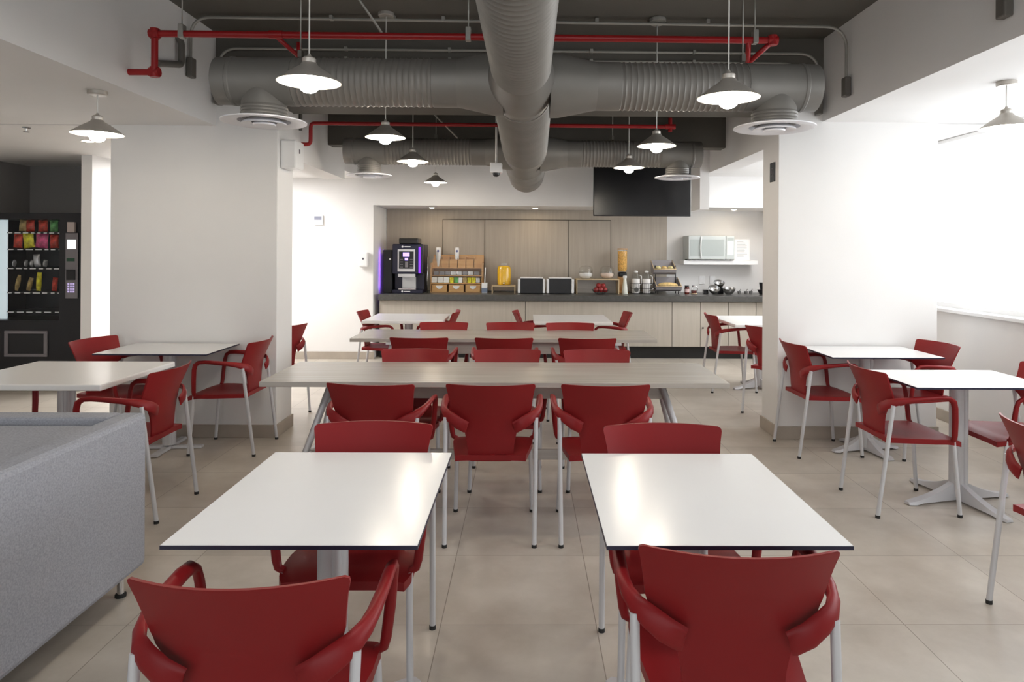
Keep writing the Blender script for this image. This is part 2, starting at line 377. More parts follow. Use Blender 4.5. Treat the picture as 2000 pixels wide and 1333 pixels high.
# ------------------------------------------------------------------ ducts
def ribbed(prof, y0, y1, r0, r1, pitch=0.036, amp=0.0075):
    n = max(2, int(round((y1-y0)/pitch)))
    for i in range(n):
        for k, a in ((0.0, 0), (0.42, 0.25), (0.62, 1.0), (0.80, 0.25)):
            t = (i+k)/n; prof.append((r0+(r1-r0)*t + amp*a, y0+(y1-y0)*t))
    prof.append((r1, y1))
DZ = 2.405
dk = thing('air_duct', 'large round grey main air duct running down the middle of the ceiling', 'duct', (-0.0525, 0, DZ), -0.00625)
p = []; ribbed(p, -1.6, 3.45, 0.140, 0.142, 0.048, 0.012); obj('ribbed_section', lathe(new(), p, (0, 0, 0), 56, 'y'), m_duct, dk, sharp=60)
obj('cross_fitting', lathe(new(), [(0.146, 3.44), (0.152, 3.46), (0.152, 3.50), (0.175, 3.62), (0.188, 3.80), (0.172, 3.96), (0.166, 4.00), (0.166, 4.10)], (0, 0, 0), 56, 'y'), m_duct2, dk)
p = []; ribbed(p, 4.08, 6.15, 0.170, 0.193, 0.048, 0.011); obj('ribbed_section', lathe(new(), p, (0, 0, 0), 56, 'y'), m_duct, dk, sharp=60)
obj('cross_fitting', lathe(new(), [(0.197, 6.14), (0.203, 6.16), (0.203, 6.95), (0.212, 6.97), (0.212, 7.05), (0.205, 7.07)], (0, 0, 0), 56, 'y'), m_duct2, dk)
p = []; ribbed(p, 7.06, 7.6, 0.203, 0.208, 0.048, 0.010); obj('ribbed_section', lathe(new(), p, (0, 0, 0), 56, 'y'), m_duct, dk, sharp=60)
obj('end_cap', lathe(new(), [(0.212, 7.59), (0.222, 7.62), (0.222, 7.68), (0.214, 7.70), (0.216, 8.43), (0.205, 8.44), (0.0, 8.44)], (0, 0, 0), 56, 'y'), m_duct2, dk)

def branch(y, x_end, r, x_tee, zc, label, rdiff, side, taper_r):
    s = 1 if x_end > 0 else -1
    t = thing('branch_duct', label, 'duct', (0, y, zc), 0, 'branch ducts on both sides of the main duct')
    L = abs(x_end); xt = abs(x_tee)
    def lx(pr): return lathe(new(), [(a, s*b_) for a, b_ in pr], (0, 0, 0), 48, 'x')
    obj('taper_section', lx([(taper_r, 0.13), (taper_r*0.99, 0.18), (r+0.008, 0.36), (r+0.002, 0.40)]), m_duct2, t)
    obj('coupling', lx([(r, 0.38), (r+0.004, 0.385), (r+0.004, 0.52), (r, 0.525)]), m_duct2, t)
    q = []; ribbed(q, 0.52, xt-r-0.04, r, r, 0.032, 0.0055)
    obj('ribbed_section', lx(q), m_duct, t, sharp=60)
    obj('tee_section', lx([(r-0.002, xt-r-0.05), (r+0.005, xt-r-0.045), (r+0.005, xt-r-0.01), (r+0.002, xt-r), (r+0.002, L-0.10), (r+0.006, L-0.095), (r+0.006, L-0.08), (r+0.002, L-0.075), (r, L), (0.0, L)]), m_duct2, t)
    # drop to the diffuser
    hd = zc - rdiff[1]
    rr = rdiff[2]
    pr = [(rr*0.55, -0.03), (rr*0.92, -r*0.75), (rr, -r*1.0)]
    obj('drop_collar', lathe(new(), [(rr*0.6, 0.02), (rr*0.97, -0.06), (rr*0.99, -r-0.005)] + [v for i in range(4) for v in ((rr*1.0, -r-0.010-i*0.017), (rr*1.035, -r-0.016-i*0.017), (rr*1.0, -r-0.022-i*0.017))] + [(rr, -hd+0.012)], (x_tee, 0, 0), 40), m_duct2, t)
    d = obj('diffuser', lathe(new(), [(rr*0.98, -hd+0.016), (rr*1.2, -hd+0.014), (rdiff[0], -hd-0.006), (rdiff[0]*1.0, -hd-0.012), (rdiff[0]*0.90, -hd-0.018), (rdiff[0]*0.62, -hd-0.006), (rdiff[0]*0.60, -hd+0.014)], (x_tee, 0, 0), 48, cap=False), m_diff, t)
    R_ = rdiff[0]
    obj('diffuser_cone', lathe(new(), [(R_*0.42, -hd-0.0), (R_*0.52, -hd-0.016), (R_*0.53, -hd-0.024), (R_*0.44, -hd-0.022), (R_*0.30, -hd-0.012), (R_*0.30, -hd-0.0)], (x_tee, 0, 0), 40), m_diff, d)
    obj('diffuser_cone', lathe(new(), [(R_*0.20, -hd-0.004), (R_*0.27, -hd-0.022), (R_*0.26, -hd-0.030), (R_*0.12, -hd-0.028), (0.0, -hd-0.027)], (x_tee, 0, 0), 32), m_diff, d)
    return t
branch(3.83, -1.715, 0.130, -1.465, DZ, 'near left branch duct with a round white diffuser, close to the left pillar', (0.228, 2.19, 0.122), 'l', 0.178)
branch(3.83, 1.625, 0.130, 1.395, DZ-0.01, 'near right branch duct with a round white diffuser, close to the right pillar', (0.222, 2.18, 0.122), 'r', 0.178)
branch(6.50, -1.715, 0.122, -1.49, DZ, 'far left branch duct with a white diffuser, before the back wall', (0.212, 2.185, 0.108), 'l', 0.17)
branch(6.50, 1.66, 0.122, 1.44, DZ-0.01, 'far right branch duct with a white diffuser, in front of the television', (0.212, 2.185, 0.108), 'r', 0.17)

# hanger rods of the ducts
def rod(x, y, z0, z1, label, r=0.004):
    t = thing('hanger_rod', label, 'rod', (x, y, z0), 0, 'thin threaded rods holding ducts and pipes')
    obj('rod_shaft', tube(new(), [(0, 0, 0), (0, 0, z1-z0)], r, 8), m_conduit, t)
    obj('clamp', B(-0.012, 0.012, -0.02, 0.02, -0.035, 0.005, 0.003), m_greypipe, t)
rod(-1.265, 3.83, DZ+0.17, 3.15, 'thin rod holding the near left branch duct beside a lamp cord')
rod(1.215, 3.83, DZ+0.17, 3.15, 'thin rod holding the near right branch duct beside a lamp cord')
rod(-0.86, 6.50, DZ+0.16, 3.15, 'thin rod holding the far left branch duct')
rod(0.82, 6.50, DZ+0.16, 3.15, 'thin rod holding the far right branch duct')

# ------------------------------------------------------------------ pipes and conduits
def elbow(bm, p, r): bmesh.ops.create_uvsphere(bm, u_segments=14, v_segments=10, radius=r, matrix=Matrix.Translation(p))
t = thing('sprinkler_pipe', 'near red sprinkler pipe running across the ceiling between the aisles', 'pipe', (0, 4.18, 2.778))
pts = [(-2.419, 0.0, -0.235), (-2.265, 0.0, -0.235), (-2.265, 0.0, 0.0)]
b = tube(new(), rounded(pts, 0.02), 0.020, 14); tube(b, [(-2.265, 0, 0), (1.51, 0, -0.005)], 0.021, 14)
obj('pipe_run', b, m_pipe_red, t)
for q in ((-2.265, 0, -0.235), (-2.265, 0, 0), (1.51, 0, -0.005)):
    b = new(); tube(b, [(q[0], q[1], q[2]-0.03), (q[0], q[1], q[2]+0.03)], 0.028, 12); tube(b, [(q[0]-0.03, q[1], q[2]), (q[0]+0.03, q[1], q[2])], 0.028, 12)
    obj('elbow_joint', b, m_pipe_red, t)
obj('tee_joint', tube(new(), [(-1.57, 0, 0), (-1.49, 0, 0)], 0.026, 12), m_pipe_red, t)
obj('drop_branch', tube(new(), [(-1.53, 0.0, -0.01), (-1.43, 0.12, -0.10)], 0.014, 10), m_pipe_red, t)
obj('drop_branch', tube(new(), [(-1.43, 0.12, -0.01), (-1.43, 0.12, -0.11)], 0.016, 10), m_pipe_red, t)
obj('drop_branch', tube(new(), [(1.51, 0.0, -0.01), (1.39, 0.10, -0.12)], 0.016, 10), m_pipe_red, t)
obj('drop_branch', tube(new(), [(1.36, 0.0, -0.01), (1.39, 0.10, -0.12)], 0.016, 10), m_pipe_red, t)
for x, lab in ((-2.10, 'pipe clamp hanging on a rod near the left end of the near red pipe'), (-0.36, 'pipe clamp on a white rod left of the main duct'), (1.40, 'pipe clamp hanging on a rod at the right end of the near red pipe')):
    t2 = thing('pipe_hanger', lab, 'hanger', (x, 4.18, 2.778), 0, 'clamps carrying the near red pipe')
    obj('rod_shaft', tube(new(), [(0, 0, 0.05), (0, 0, 0.372)], 0.004, 8), m_conduit, t2)
    obj('clamp', B(-0.016, 0.016, -0.026, 0.026, -0.028, 0.055, 0.004), m_conduit, t2)
t = thing('sprinkler_pipe', 'far red sprinkler pipe crossing behind the first branch ducts', 'pipe', (0, 6.0, 2.575))
obj('pipe_run', tube(new(), rounded([(-1.97, 0, -0.185), (-1.89, 0, -0.185), (-1.89, 0, 0), (1.27, 0, -0.005)], 0.035), 0.017, 12), m_pipe_red, t)
b = new(); tube(b, [(1.22, 0, -0.005), (1.31, 0, -0.005)], 0.024, 12); tube(b, [(1.265, 0, -0.05), (1.265, 0, 0.07)], 0.018, 12)
obj('elbow_joint', b, m_pipe_red, t)
tag(obj('grey_pipe', tube(new(), rounded([(-1.955, 5.93, 2.50), (-1.955, 5.93, 2.70), (-0.72, 5.93, 2.70)], 0.04), 0.014, 10), m_greypipe), 'dark grey pipe bending down beside the left pillar above the far red pipe', 'pipe')
tag(obj('grey_pipe', tube(new(), rounded([(-2.385, 4.43, 2.665), (-2.385, 4.74, 2.74), (-2.385, 4.74, 2.90), (-2.43, 4.74, 2.95)], 0.03), 0.022, 12), m_greypipe), 'dark grey pipe loop on the left beam beside the red pipe', 'pipe')

def conduit(pts, rad, box_at, label, r=0.011, jb=()):
    t = thing('conduit', label, 'conduit', (0, 0, 0))
    obj('conduit_run', tube(new(), rounded(pts, rad, 8), r, 10), m_conduit, t)
    for (bx, by, bz) in box_at:
        obj('outlet_box', B(bx-0.022, bx+0.022, by-0.035, by+0.035, bz-0.14, bz+0.0, 0.008), m_greypipe, t)
    for (bx, by, bz) in jb:
        obj('junction_box', lathe(new(), [(0.0, 0.0), (0.055, 0.0), (0.06, -0.006), (0.06, -0.028), (0.0, -0.028)], (bx, by, bz), 8), m_conduit, t)
    for x in [-1.4, -0.6, 0.5, 1.3]:
        obj('strap', B(x-0.012, x+0.012, pts[1][1]-0.02, pts[1][1]+0.02, pts[1][2]-0.014, pts[1][2]+0.018, 0.002), m_conduit, t)
conduit([(-2.40, 4.90, 2.82), (-2.40, 4.90, 3.125), (2.305, 4.90, 3.10), (2.305, 4.90, 2.72)], 0.16, [(-2.395, 4.90, 2.83), (2.305, 4.90, 2.735)], 'front grey conduit along the ceiling with a box at each end', jb=[(-1.0, 4.90, 3.15), (0.94, 4.90, 3.15)])
conduit([(-2.375, 5.30, 2.72), (-2.375, 5.30, 3.02), (2.275, 5.30, 3.02), (2.275, 5.30, 2.68)], 0.16, [(-2.375, 5.29, 2.72), (2.275, 5.29, 2.68)], 'upper grey conduit on the cross beam behind the near red pipe')
conduit([(-2.29, 5.31, 2.62), (-2.29, 5.31, 2.945), (2.14, 5.31, 2.945), (2.14, 5.31, 2.62)], 0.18, [], 'lower grey conduit on the cross beam just above the near branch ducts')
tag(obj('junction_box', B(2.285, 2.33, 3.24, 3.31, 2.61, 2.78, 0.008), m_greypipe), 'grey box on the right beam at the top right corner', 'box')
# braces beyond the first branch duct
tag(obj('sway_brace', tube(new(), [(-1.29, 6.15, 3.15), (-0.62, 6.15, 2.48)], 0.007, 8), m_conduit), 'diagonal brace left of the main duct behind the far red pipe', 'brace')
tag(obj('sway_brace', tube(new(), [(-1.13, 4.25, 3.15), (-0.93, 4.38, 2.86)], 0.008, 8), m_conduit), 'diagonal brace at the ceiling above the near red pipe', 'brace')

# ------------------------------------------------------------------ pendant lamps
def lamp(x, y, zr, top, label, R=0.142):
    t = thing('pendant_lamp', label, 'lamp', (x, y, zr), 0, 'cone pendant lamps over the tables')
    h = 0.088
    obj('lamp_shade', lathe(new(), [(R, 0.0), (R*0.985, 0.004), (R*0.60, 0.045), (0.040, h-0.012), (0.033, h), (0.030, h), (0.038, h-0.016), (R*0.58, 0.040), (R*0.965, 0.0), (R, 0.0)], (0, 0, 0), 40), [m_shade, m_shadein], t)
    sh = t.children[0] if t.children else None
    me = bpy.data.meshes[obj_last(t).data.name]
    for pl in me.polygons:
        if pl.index >= 40*5: pl.material_index = 1
    obj('lamp_socket', lathe(new(), [(0.026, h-0.01), (0.030, h), (0.030, h+0.020), (0.024, h+0.026), (0.010, h+0.031), (0.006, h+0.042), (0.0, h+0.042)], (0, 0, 0), 20), m_shade, t)
    obj('bulb', lathe(new(), [(0.016, 0.06), (0.018, 0.04), (0.034, 0.020), (0.045, 0.0), (0.046, -0.014), (0.038, -0.033), (0.022, -0.044), (0.0, -0.048)], (0, 0, 0), 20), m_bulb, t)
    obj('cord', tube(new(), [(0, 0, h+0.035), (0, 0, top-zr-0.01)], 0.0035, 8), m_cord, t)
    obj('ceiling_canopy', lathe(new(), [(0.0, top-zr-0.028), (0.05, top-zr-0.028), (0.055, top-zr-0.022), (0.055, top-zr-0.001), (0.0, top-zr-0.001)], (0, 0, 0), 24), m_shade, t)
    return t
def obj_last(t):
    return [o for o in bpy.data.objects if o.parent == t and o.name.startswith('lamp_shade')][-1]
lamp(-0.985, 3.10, 2.225, 3.15, 'large looking cone pendant lamp in front of the near left branch duct')
lamp(0.925, 3.12, 2.175, 3.15, 'large looking cone pendant lamp in front of the near right branch duct')
lamp(-1.00, 4.85, 2.265, 3.15, 'cone pendant lamp in front of the far red pipe, left of the main duct')
lamp(0.945, 4.95, 2.235, 3.15, 'cone pendant lamp beside the end of the far red pipe, right of the main duct')
lamp(-1.03, 6.2, 2.27, 3.15, 'small looking cone pendant lamp in front of the far left branch duct')
lamp(0.94, 6.25, 2.235, 3.15, 'small looking cone pendant lamp in front of the television')
lamp(-1.10, 8.30, 2.29, 3.15, 'smallest looking cone pendant lamp against the white back wall')
lamp(-2.62, 4.20, 2.165, 2.43, 'cone pendant lamp under the left aisle ceiling beside the pillar', 0.147)
lamp(2.87, 4.05, 2.22, 2.50, 'cone pendant lamp under the bright ceiling at the right window', 0.145)

# sprinkler head on left ceiling
t = thing('fire_sprinkler', 'small sprinkler head on the left aisle ceiling', 'sprinkler', (-3.98, 5.48, 2.43))
obj('nozzle', lathe(new(), [(0.03, -0.001), (0.03, -0.006), (0.010, -0.010), (0.008, -0.035), (0.0, -0.036)], (0, 0, 0), 16), m_steel, t)
obj('deflector', lathe(new(), [(0.0, -0.036), (0.022, -0.036), (0.022, -0.040), (0.0, -0.040)], (0, 0, 0), 16), m_steel, t)

# ------------------------------------------------------------------ chair
def arm_bm(s):
    P = [(0.118, -0.200, 0.580), (0.122, -0.201, 0.581), (0.160, -0.202, 0.602), (0.195, -0.190, 0.624), (0.224, -0.168, 0.640), (0.241, -0.132, 0.651), (0.248, -0.085, 0.658), (0.252, 0.0, 0.666), (0.252, 0.08, 0.671), (0.251, 0.125, 0.668), (0.250, 0.150, 0.650), (0.247, 0.160, 0.615), (0.240, 0.166, 0.54), (0.230, 0.170, 0.46), (0.224, 0.171, 0.435), (0.205, 0.171, 0.425)]
    ra = [0.003, 0.007, 0.008, 0.009, 0.010, 0.013, 0.017, 0.019, 0.019, 0.018, 0.017, 0.016, 0.016, 0.015, 0.014, 0.013]
    rb = [0.026, 0.029, 0.030, 0.028, 0.024, 0.020, 0.016, 0.013, 0.012, 0.012, 0.012, 0.013, 0.014, 0.014, 0.013, 0.012]
    return tube(new(), [(s*a, b_, c_) for a, b_, c_ in P], ra, 12, up=(0, 0, 1), r2=rb)
def sheet(fn, nu, nv, off):
    bm = new(); A = [[bm.verts.new(fn(i/(nu-1), j/(nv-1), 0)) for i in range(nu)] for j in range(nv)]
    Bk = [[bm.verts.new(Vector(fn(i/(nu-1), j/(nv-1), 0)) + Vector(off)) for i in range(nu)] for j in range(nv)]
    for j in range(nv-1):
        for i in range(nu-1):
            for G, rev in ((A, 0), (Bk, 1)):
                q = (G[j][i], G[j][i+1], G[j+1][i+1], G[j+1][i]); f = bm.faces.new(q[::-1] if rev else q); f.smooth = True
    def side(a, b_, c_, d): bm.faces.new((a, b_, c_, d)).smooth = True
    for i in range(nu-1):
        side(A[0][i], Bk[0][i], Bk[0][i+1], A[0][i+1]); side(A[-1][i], A[-1][i+1], Bk[-1][i+1], Bk[-1][i])
    for j in range(nv-1):
        side(A[j][0], A[j+1][0], Bk[j+1][0], Bk[j][0]); side(A[j][-1], Bk[j][-1], Bk[j+1][-1], A[j+1][-1])
    return bm
BH = [(0.400, 0.100, -0.168), (0.406, 0.112, -0.169), (0.45, 0.116, -0.173), (0.50, 0.121, -0.177), (0.55, 0.132, -0.182), (0.585, 0.149, -0.187), (0.61, 0.172, -0.192), (0.635, 0.195, -0.199), (0.665, 0.204, -0.211), (0.71, 0.210, -0.231), (0.755, 0.217, -0.252), (0.788, 0.2245, -0.268), (0.798, 0.223, -0.273), (0.803, 0.215, -0.275)]
def back_fn(u, v, _):
    k = v*(len(BH)-1); i = min(int(k), len(BH)-2); t = k-i
    h = BH[i][0]*(1-t)+BH[i+1][0]*t; w = BH[i][1]*(1-t)+BH[i+1][1]*t; y = BH[i][2]*(1-t)+BH[i+1][2]*t
    x = (2*u-1)*w
    return (x, y + 0.056*(x/0.22)**2 * min(1, max(0.3, (h-0.4)/0.25)), h)
def seat_fn(u, v, _):
    y = -0.185 + 0.415*v; w = 0.178 + 0.037*min(1, v*1.6)
    if v > 0.86: w *= math.sqrt(max(0.0, 1-((v-0.86)/0.14)**2*0.18))
    x = (2*u-1)*w
    z = 0.437 - 0.012*math.cos((2*u-1)*PI/2)*math.sin(PI*min(1, v*1.1)) - 0.020*max(0, (v-0.75)/0.25)**2 - 0.004*(2*u-1)**6
    return (x, y, z)
def make_chair(label):
    t = thing('dining_chair', label, 'chair', (0, 0, 0), 0, 'red plastic armchairs in the dining room')
    obj('seat', sheet(seat_fn, 17, 17, (0, 0, -0.028)), m_red, t, sharp=50)
    obj('backrest', sheet(back_fn, 21, 27, (0, 0.009, 0)), m_red, t, sharp=50)
    for s in (-1, 1): obj('armrest', arm_bm(s), m_red, t, sharp=60)
    for s in (-1, 1):
        for (a, c_) in (((s*0.229, -0.172, 0.625), (s*0.222, -0.252, 0.012)), ((s*0.203, 0.180, 0.425), (s*0.214, 0.212, 0.012))):
            l = obj('leg', tube(new(), [a, c_], 0.0115, 12), m_silver, t)
            obj('foot_cap', tube(new(), [(c_[0], c_[1], 0.0), (c_[0], c_[1], 0.016)], 0.0128, 12), m_rubber, l)
    return t
chairs = [
 (-0.585, 1.612, -1, 'red armchair seen from behind at the near left table, lower left of the photo'),
 (0.500, 1.75, 4, 'red armchair seen from behind at the near right table, lower right of the photo'),
 (-0.575, 2.40, 180, 'red armchair facing the viewer on the far side of the near left table'),
 (0.523, 2.38, 180, 'red armchair facing the viewer on the far side of the near right table'),
 (-0.755, 3.63, 5, 'left of the three red armchairs on the near side of the nearer long table'),
 (-0.172, 3.63, 0, 'middle red armchair on the near side of the nearer long table, back fully visible'),
 (0.405, 3.63, 0, 'right of the three red armchairs on the near side of the nearer long table'),
 (-0.735, 4.36, 180, 'left of the three red armchairs on the far side of the nearer long table'),
 (-0.120, 4.36, 180, 'middle red armchair on the far side of the nearer long table'),
 (0.480, 4.36, 180, 'right of the three red armchairs on the far side of the nearer long table'),
 (-0.813, 5.44, 0, 'left of the three red armchairs on the near side of the farther long table'),
 (-0.163, 5.44, 0, 'middle red armchair on the near side of the farther long table'),
 (0.476, 5.44, 0, 'right of the three red armchairs on the near side of the farther long table'),
 (-0.75, 6.09, 180, 'left of the three red armchairs on the far side of the farther long table'),
 (-0.138, 6.09, 180, 'middle red armchair on the far side of the farther long table'),
 (0.413, 6.09, 180, 'right of the three red armchairs on the far side of the farther long table'),
 (-1.545, 7.42, 90, 'red armchair at the left end of the thick white table below the coffee machine'),
 (-0.985, 7.50, -90, 'red armchair at the right end of the thick white table below the coffee machine'),
 (0.125, 7.50, 90, 'red armchair at the left end of the thick white table in front of the fruit'),
 (0.890, 7.42, -90, 'red armchair at the right end of the thick white table in front of the fruit'),
 (2.20, 7.30, 90, 'red armchair facing right in front of the oak cabinets, left of the right pillar'),
 (2.32, 6.20, 50, 'red armchair half hidden behind the left edge of the right pillar'),
 (-2.27, 6.12, -60, 'red armchair half hidden behind the right edge of the left pillar'),
 (-2.97, 5.03, 100, 'red armchair in front of the vending machine at the table by the left pillar'),
 (-2.17, 5.08, -90, 'red armchair on the right side of the table by the left pillar'),
 (-3.13, 3.93, 90, 'red armchair mostly hidden under the white table behind the sofa, at the left edge'),
 (-2.215, 3.89, -90, 'red armchair between the sofa and the left pillar with its back to the aisle'),
 (2.21, 3.98, 90, 'red armchair on the left side of the white table nearest the window'),
 (2.87, 3.98, -90, 'red armchair cut by the right edge of the photo, right side of its table'),
 (2.20, 5.07, 88, 'red armchair at the left of the table against the right pillar'),
 (2.86, 5.02, -97, 'red armchair at the right of the table against the right pillar, below the window sill'),
 (2.205, 2.62, 90, 'red armchair cut by the right edge of the photo, nearest the viewer on that side'),
]
proto = make_chair(chairs[0][3])
for i, (x, y, a, lab) in enumerate(chairs):
    if i == 0: proto.location = (x, y, 0); proto.rotation_euler = (0, 0, -math.radians(a))
    else: dup(proto, (x, y, 0), -math.radians(a), lab)

# ------------------------------------------------------------------ tables
TH = 0.735
def pedestal(t, rot, flat=False, cx=0, cy=0, top=0.72, foot=0.30):
    obj('column', lathe(new(), [(0.046, 0.03), (0.046, top-0.02), (0.0, top-0.02)], (cx, cy, 0), 28), m_silver, t)
    obj('column_rib', tube(new(), [(cx+0.022, cy-0.036, 0.035), (cx+0.022, cy-0.036, top-0.03)], 0.016, 12), m_silver, t)
    obj('top_plate', B(cx-0.13, cx+0.13, cy-0.13, cy+0.13, top-0.018, top-0.001, 0.003), m_silver, t)
    for k in range(4):
        a = rot + k*PI/2; m = Matrix.Rotation(a, 4, 'Z')
        bm = new(); N = 9
        rings = []
        for i in range(N):
            u = i/(N-1); L = 0.02 + foot*u
            w = 0.022 + 0.014*u; ht = 0.075*(1-u)**2 + 0.030*(1-u) + 0.018
            if i == N-1: w *= 0.6
            if flat: w = 0.026; ht = 0.022
            z0 = 0.004 if u > 0.85 or flat else 0.012
            q = [(L, -w, z0), (L, w, z0), (L, w*0.75, ht), (L, -w*0.75, ht)]
            rings.append([bm.verts.new(m @ Vector(p_) + Vector((cx, cy, 0))) for p_ in q])
        for i in range(N-1):
            for k2 in range(4): bm.faces.new((rings[i][k2], rings[i][(k2+1) % 4], rings[i+1][(k2+1) % 4], rings[i+1][k2])).smooth = True
        bm.faces.new(rings[0][::-1]); bm.faces.new(rings[-1])
        f = obj('base_foot', bm, m_silver, t, sharp=40)
        e = m @ Vector((foot-0.03, 0, 0)) + Vector((cx, cy, 0))
        obj('glide', lathe(new(), [(0.014, 0.0), (0.014, 0.006), (0.0, 0.006)], (e.x, e.y, 0.0), 12), m_rubber, f)
def top_thin(w, d):
    bm = new(); box(bm, -w/2, w/2, -d/2, d/2, TH-0.011, TH-0.0012, 0, 1); box(bm, -w/2+0.001, w/2-0.001, -d/2+0.001, d/2-0.001, TH-0.0012, TH, 0, 0)
    return bm
def cafe_table(x0, x1, y0, y1, label, thick=False, rot=0.0, flat=False, rz=0.0, off=(0, 0), foot=0.30):
    cx, cy = (x0+x1)/2, (y0+y1)/2
    t = thing('cafe_table', label, 'table', (cx, cy, 0), rz, 'white pedestal tables')
    w, d = x1-x0, y1-y0
    if thick: obj('tabletop', B(-w/2, w/2, -d/2, d/2, TH-0.034, TH, 0.008), m_thick, t)
    else: obj('tabletop', top_thin(w, d), [m_lam, m_lamedge], t)
    pedestal(t, rot, flat, off[0], off[1], top=TH-(0.034 if thick else 0.011), foot=foot)
cafe_table(-0.902, -0.264, 1.70, 2.48, 'white table with a dark edge in the left foreground, pedestal below', rot=PI/4)
cafe_table(0.206, 0.826, 1.70, 2.475, 'white table with a dark edge in the right foreground, empty and glossy', rot=PI/4)
cafe_table(2.14, 2.93, 3.70, 4.26, 'white table with a dark edge nearest the window on the right', rot=math.radians(12), off=(0.04, 0.05), foot=0.33)
cafe_table(2.155, 2.95, 4.76, 5.33, 'white table with a dark edge pushed against the right pillar', rot=math.radians(12), off=(-0.02, 0.0), foot=0.25)
cafe_table(-3.01, -2.22, 4.78, 5.33, 'white table with a dark edge pushed against the left pillar', rot=0.05, flat=True, foot=0.22)
cafe_table(-3.16, -2.275, 3.69, 4.47, 'thick white table behind the grey sofa, at the left edge', thick=True, rot=0.1, flat=True)
cafe_table(-1.70, -0.86, 7.10, 7.90, 'thick white table in front of the coffee machine', thick=True, rot=PI/4, foot=0.28)
cafe_table(0.085, 0.905, 7.05, 7.86, 'thick white table in front of the fruit and cereal', thick=True, rot=PI/4, foot=0.28)
cafe_table(2.12, 2.95, 6.88, 7.84, 'white table partly hidden behind the right pillar, before the oak cabinets', thick=True, rot=0.3)

def long_table(x0, x1, y0, y1, ay, label):
    cx, cy = (x0+x1)/2, (y0+y1)/2; w, d = x1-x0, y1-y0
    t = thing('long_table', label, 'table', (cx, cy, 0), 0, 'long grey wood dining tables')
    obj('tabletop', B(-w/2, w/2, -d/2, d/2, TH-0.030, TH, 0.003), m_greywood, t)
    a = ay-cy; hx = w/2-0.33
    obj('apron', B(-hx, hx, a-0.02, a+0.02, TH-0.135, TH-0.031, 0.002), m_greywood, t)
    for s in (-1, 1):
        obj('leg_bracket', B(s*hx-0.03, s*hx+0.03, a-0.10, a+0.22, TH-0.05, TH-0.031, 0.002), m_silver, t)
        for (ty, fy) in ((a-0.045, a-0.20), (a+0.045, a+0.36)):
            p0 = Vector((s*(hx-0.015), ty, TH-0.05)); p1 = Vector((s*(hx+0.20), fy, 0.0))
            bm = new(); tube(bm, [p0, p1], 0.020, 4, up=(0, 1, 0.2), r2=0.030)
            for v in bm.verts:
                if v.co.z < 0.03: v.co.z = 0.0
            obj('leg', bm, m_silver, t)
        obj('cross_brace', B(s*(hx+0.13)-0.012, s*(hx+0.13)+0.012, a-0.13, a+0.22, 0.225, 0.275, 0.003), m_silver, t)
    obj('stretcher', B(-hx-0.13, hx+0.13, a+0.03, a+0.055, 0.225, 0.285, 0.003), m_greywood, t)
long_table(-1.475, 1.145, 3.80, 4.49, 4.03, 'nearer long grey wood table spanning the room')
long_table(-1.455, 1.10, 5.67, 6.33, 5.76, 'farther long grey wood table before the thick white tables')

# ------------------------------------------------------------------ sofa
t = thing('sofa', 'light grey fabric sofa seen from behind at the left foreground', 'sofa', (-2.06, 2.2, 0))
def cushion(x0, x1, y0, y1, z0, z1, bev):
    bm = B(x0, x1, y0, y1, z0, z1, bev); return bm
obj('back_panel', cushion(0.315, 0.425, -1.0, 0.78, 0.105, 0.762, 0.022), m_fabric, t)
obj('arm_panel', cushion(-0.55, 0.314, 0.68, 0.78, 0.105, 0.760, 0.012), m_fabric, t)
obj('arm_panel', cushion(-0.55, 0.314, -1.0, -0.90, 0.105, 0.760, 0.012), m_fabric, t)
obj('seat_base', cushion(-0.54, 0.314, -0.899, 0.679, 0.105, 0.30, 0.01), m_fabric, t)
obj('seat_cushion', cushion(-0.56, 0.314, -0.899, -0.112, 0.301, 0.44, 0.03), m_fabric, t)
obj('seat_cushion', cushion(-0.56, 0.314, -0.108, 0.679, 0.301, 0.44, 0.03), m_fabric, t)
obj('back_cushion', cushion(-0.22, 0.312, -0.899, -0.112, 0.441, 0.735, 0.04), m_fabric, t)
obj('back_cushion', cushion(-0.22, 0.312, -0.108, 0.679, 0.441, 0.735, 0.04), m_fabric, t)
for (x, y) in ((0.36, 0.70), (0.36, -0.9), (-0.48, 0.70), (-0.48, -0.9)):
    l = obj('leg', tube(new(), [(x, y, 0.008), (x, y, 0.106)], 0.014, 14), m_chrome, t)
    obj('foot_pad', tube(new(), [(x, y, 0.0), (x, y, 0.012)], 0.022, 14), m_rubber, l)

# ------------------------------------------------------------------ vending machine
vm = thing('vending_machine', 'black snack vending machine with a glass front in the dark alcove', 'vending machine', (-5.19, 7.25, 0))
def vx(px, d=0.0): return (px-1027)*(7.25+d)/1333.3+5.19 + 0.03
def vh(py, d=0.0): return 1.47-(py-487)*(7.25+d)/1333.3
gx0, gx1, gz0, gz1 = -0.47, vx(118), vh(628), vh(432)
b = new(); xr = 0.515
box(b, -0.52, gx0, 0.0, 0.80, 0.08, 1.835); box(b, gx1, xr, 0.0, 0.80, 0.08, 1.835)
box(b, gx0, gx1, 0.0, 0.80, 0.08, gz0); box(b, gx0, gx1, 0.0, 0.80, gz1, 1.835); box(b, gx0, gx1, 0.55, 0.80, gz0, gz1)
obj('cabinet_body', b, m_vend, vm)
obj('plinth', B(-0.50, 0.50, 0.04, 0.78, 0.0, 0.079), m_black, vm)
obj('glass_pane', B(gx0, gx1, 0.004, 0.010, gz0, gz1), m_acryl, vm)
obj('glass_glare', B(gx0+0.002, vx(17, 0.1), 0.10, 0.12, gz0+0.004, gz1-0.004), m_glare, vm)  # glowing strip standing in for a bright reflection in the glass
rows = [457, 489, 526, 573, 610]
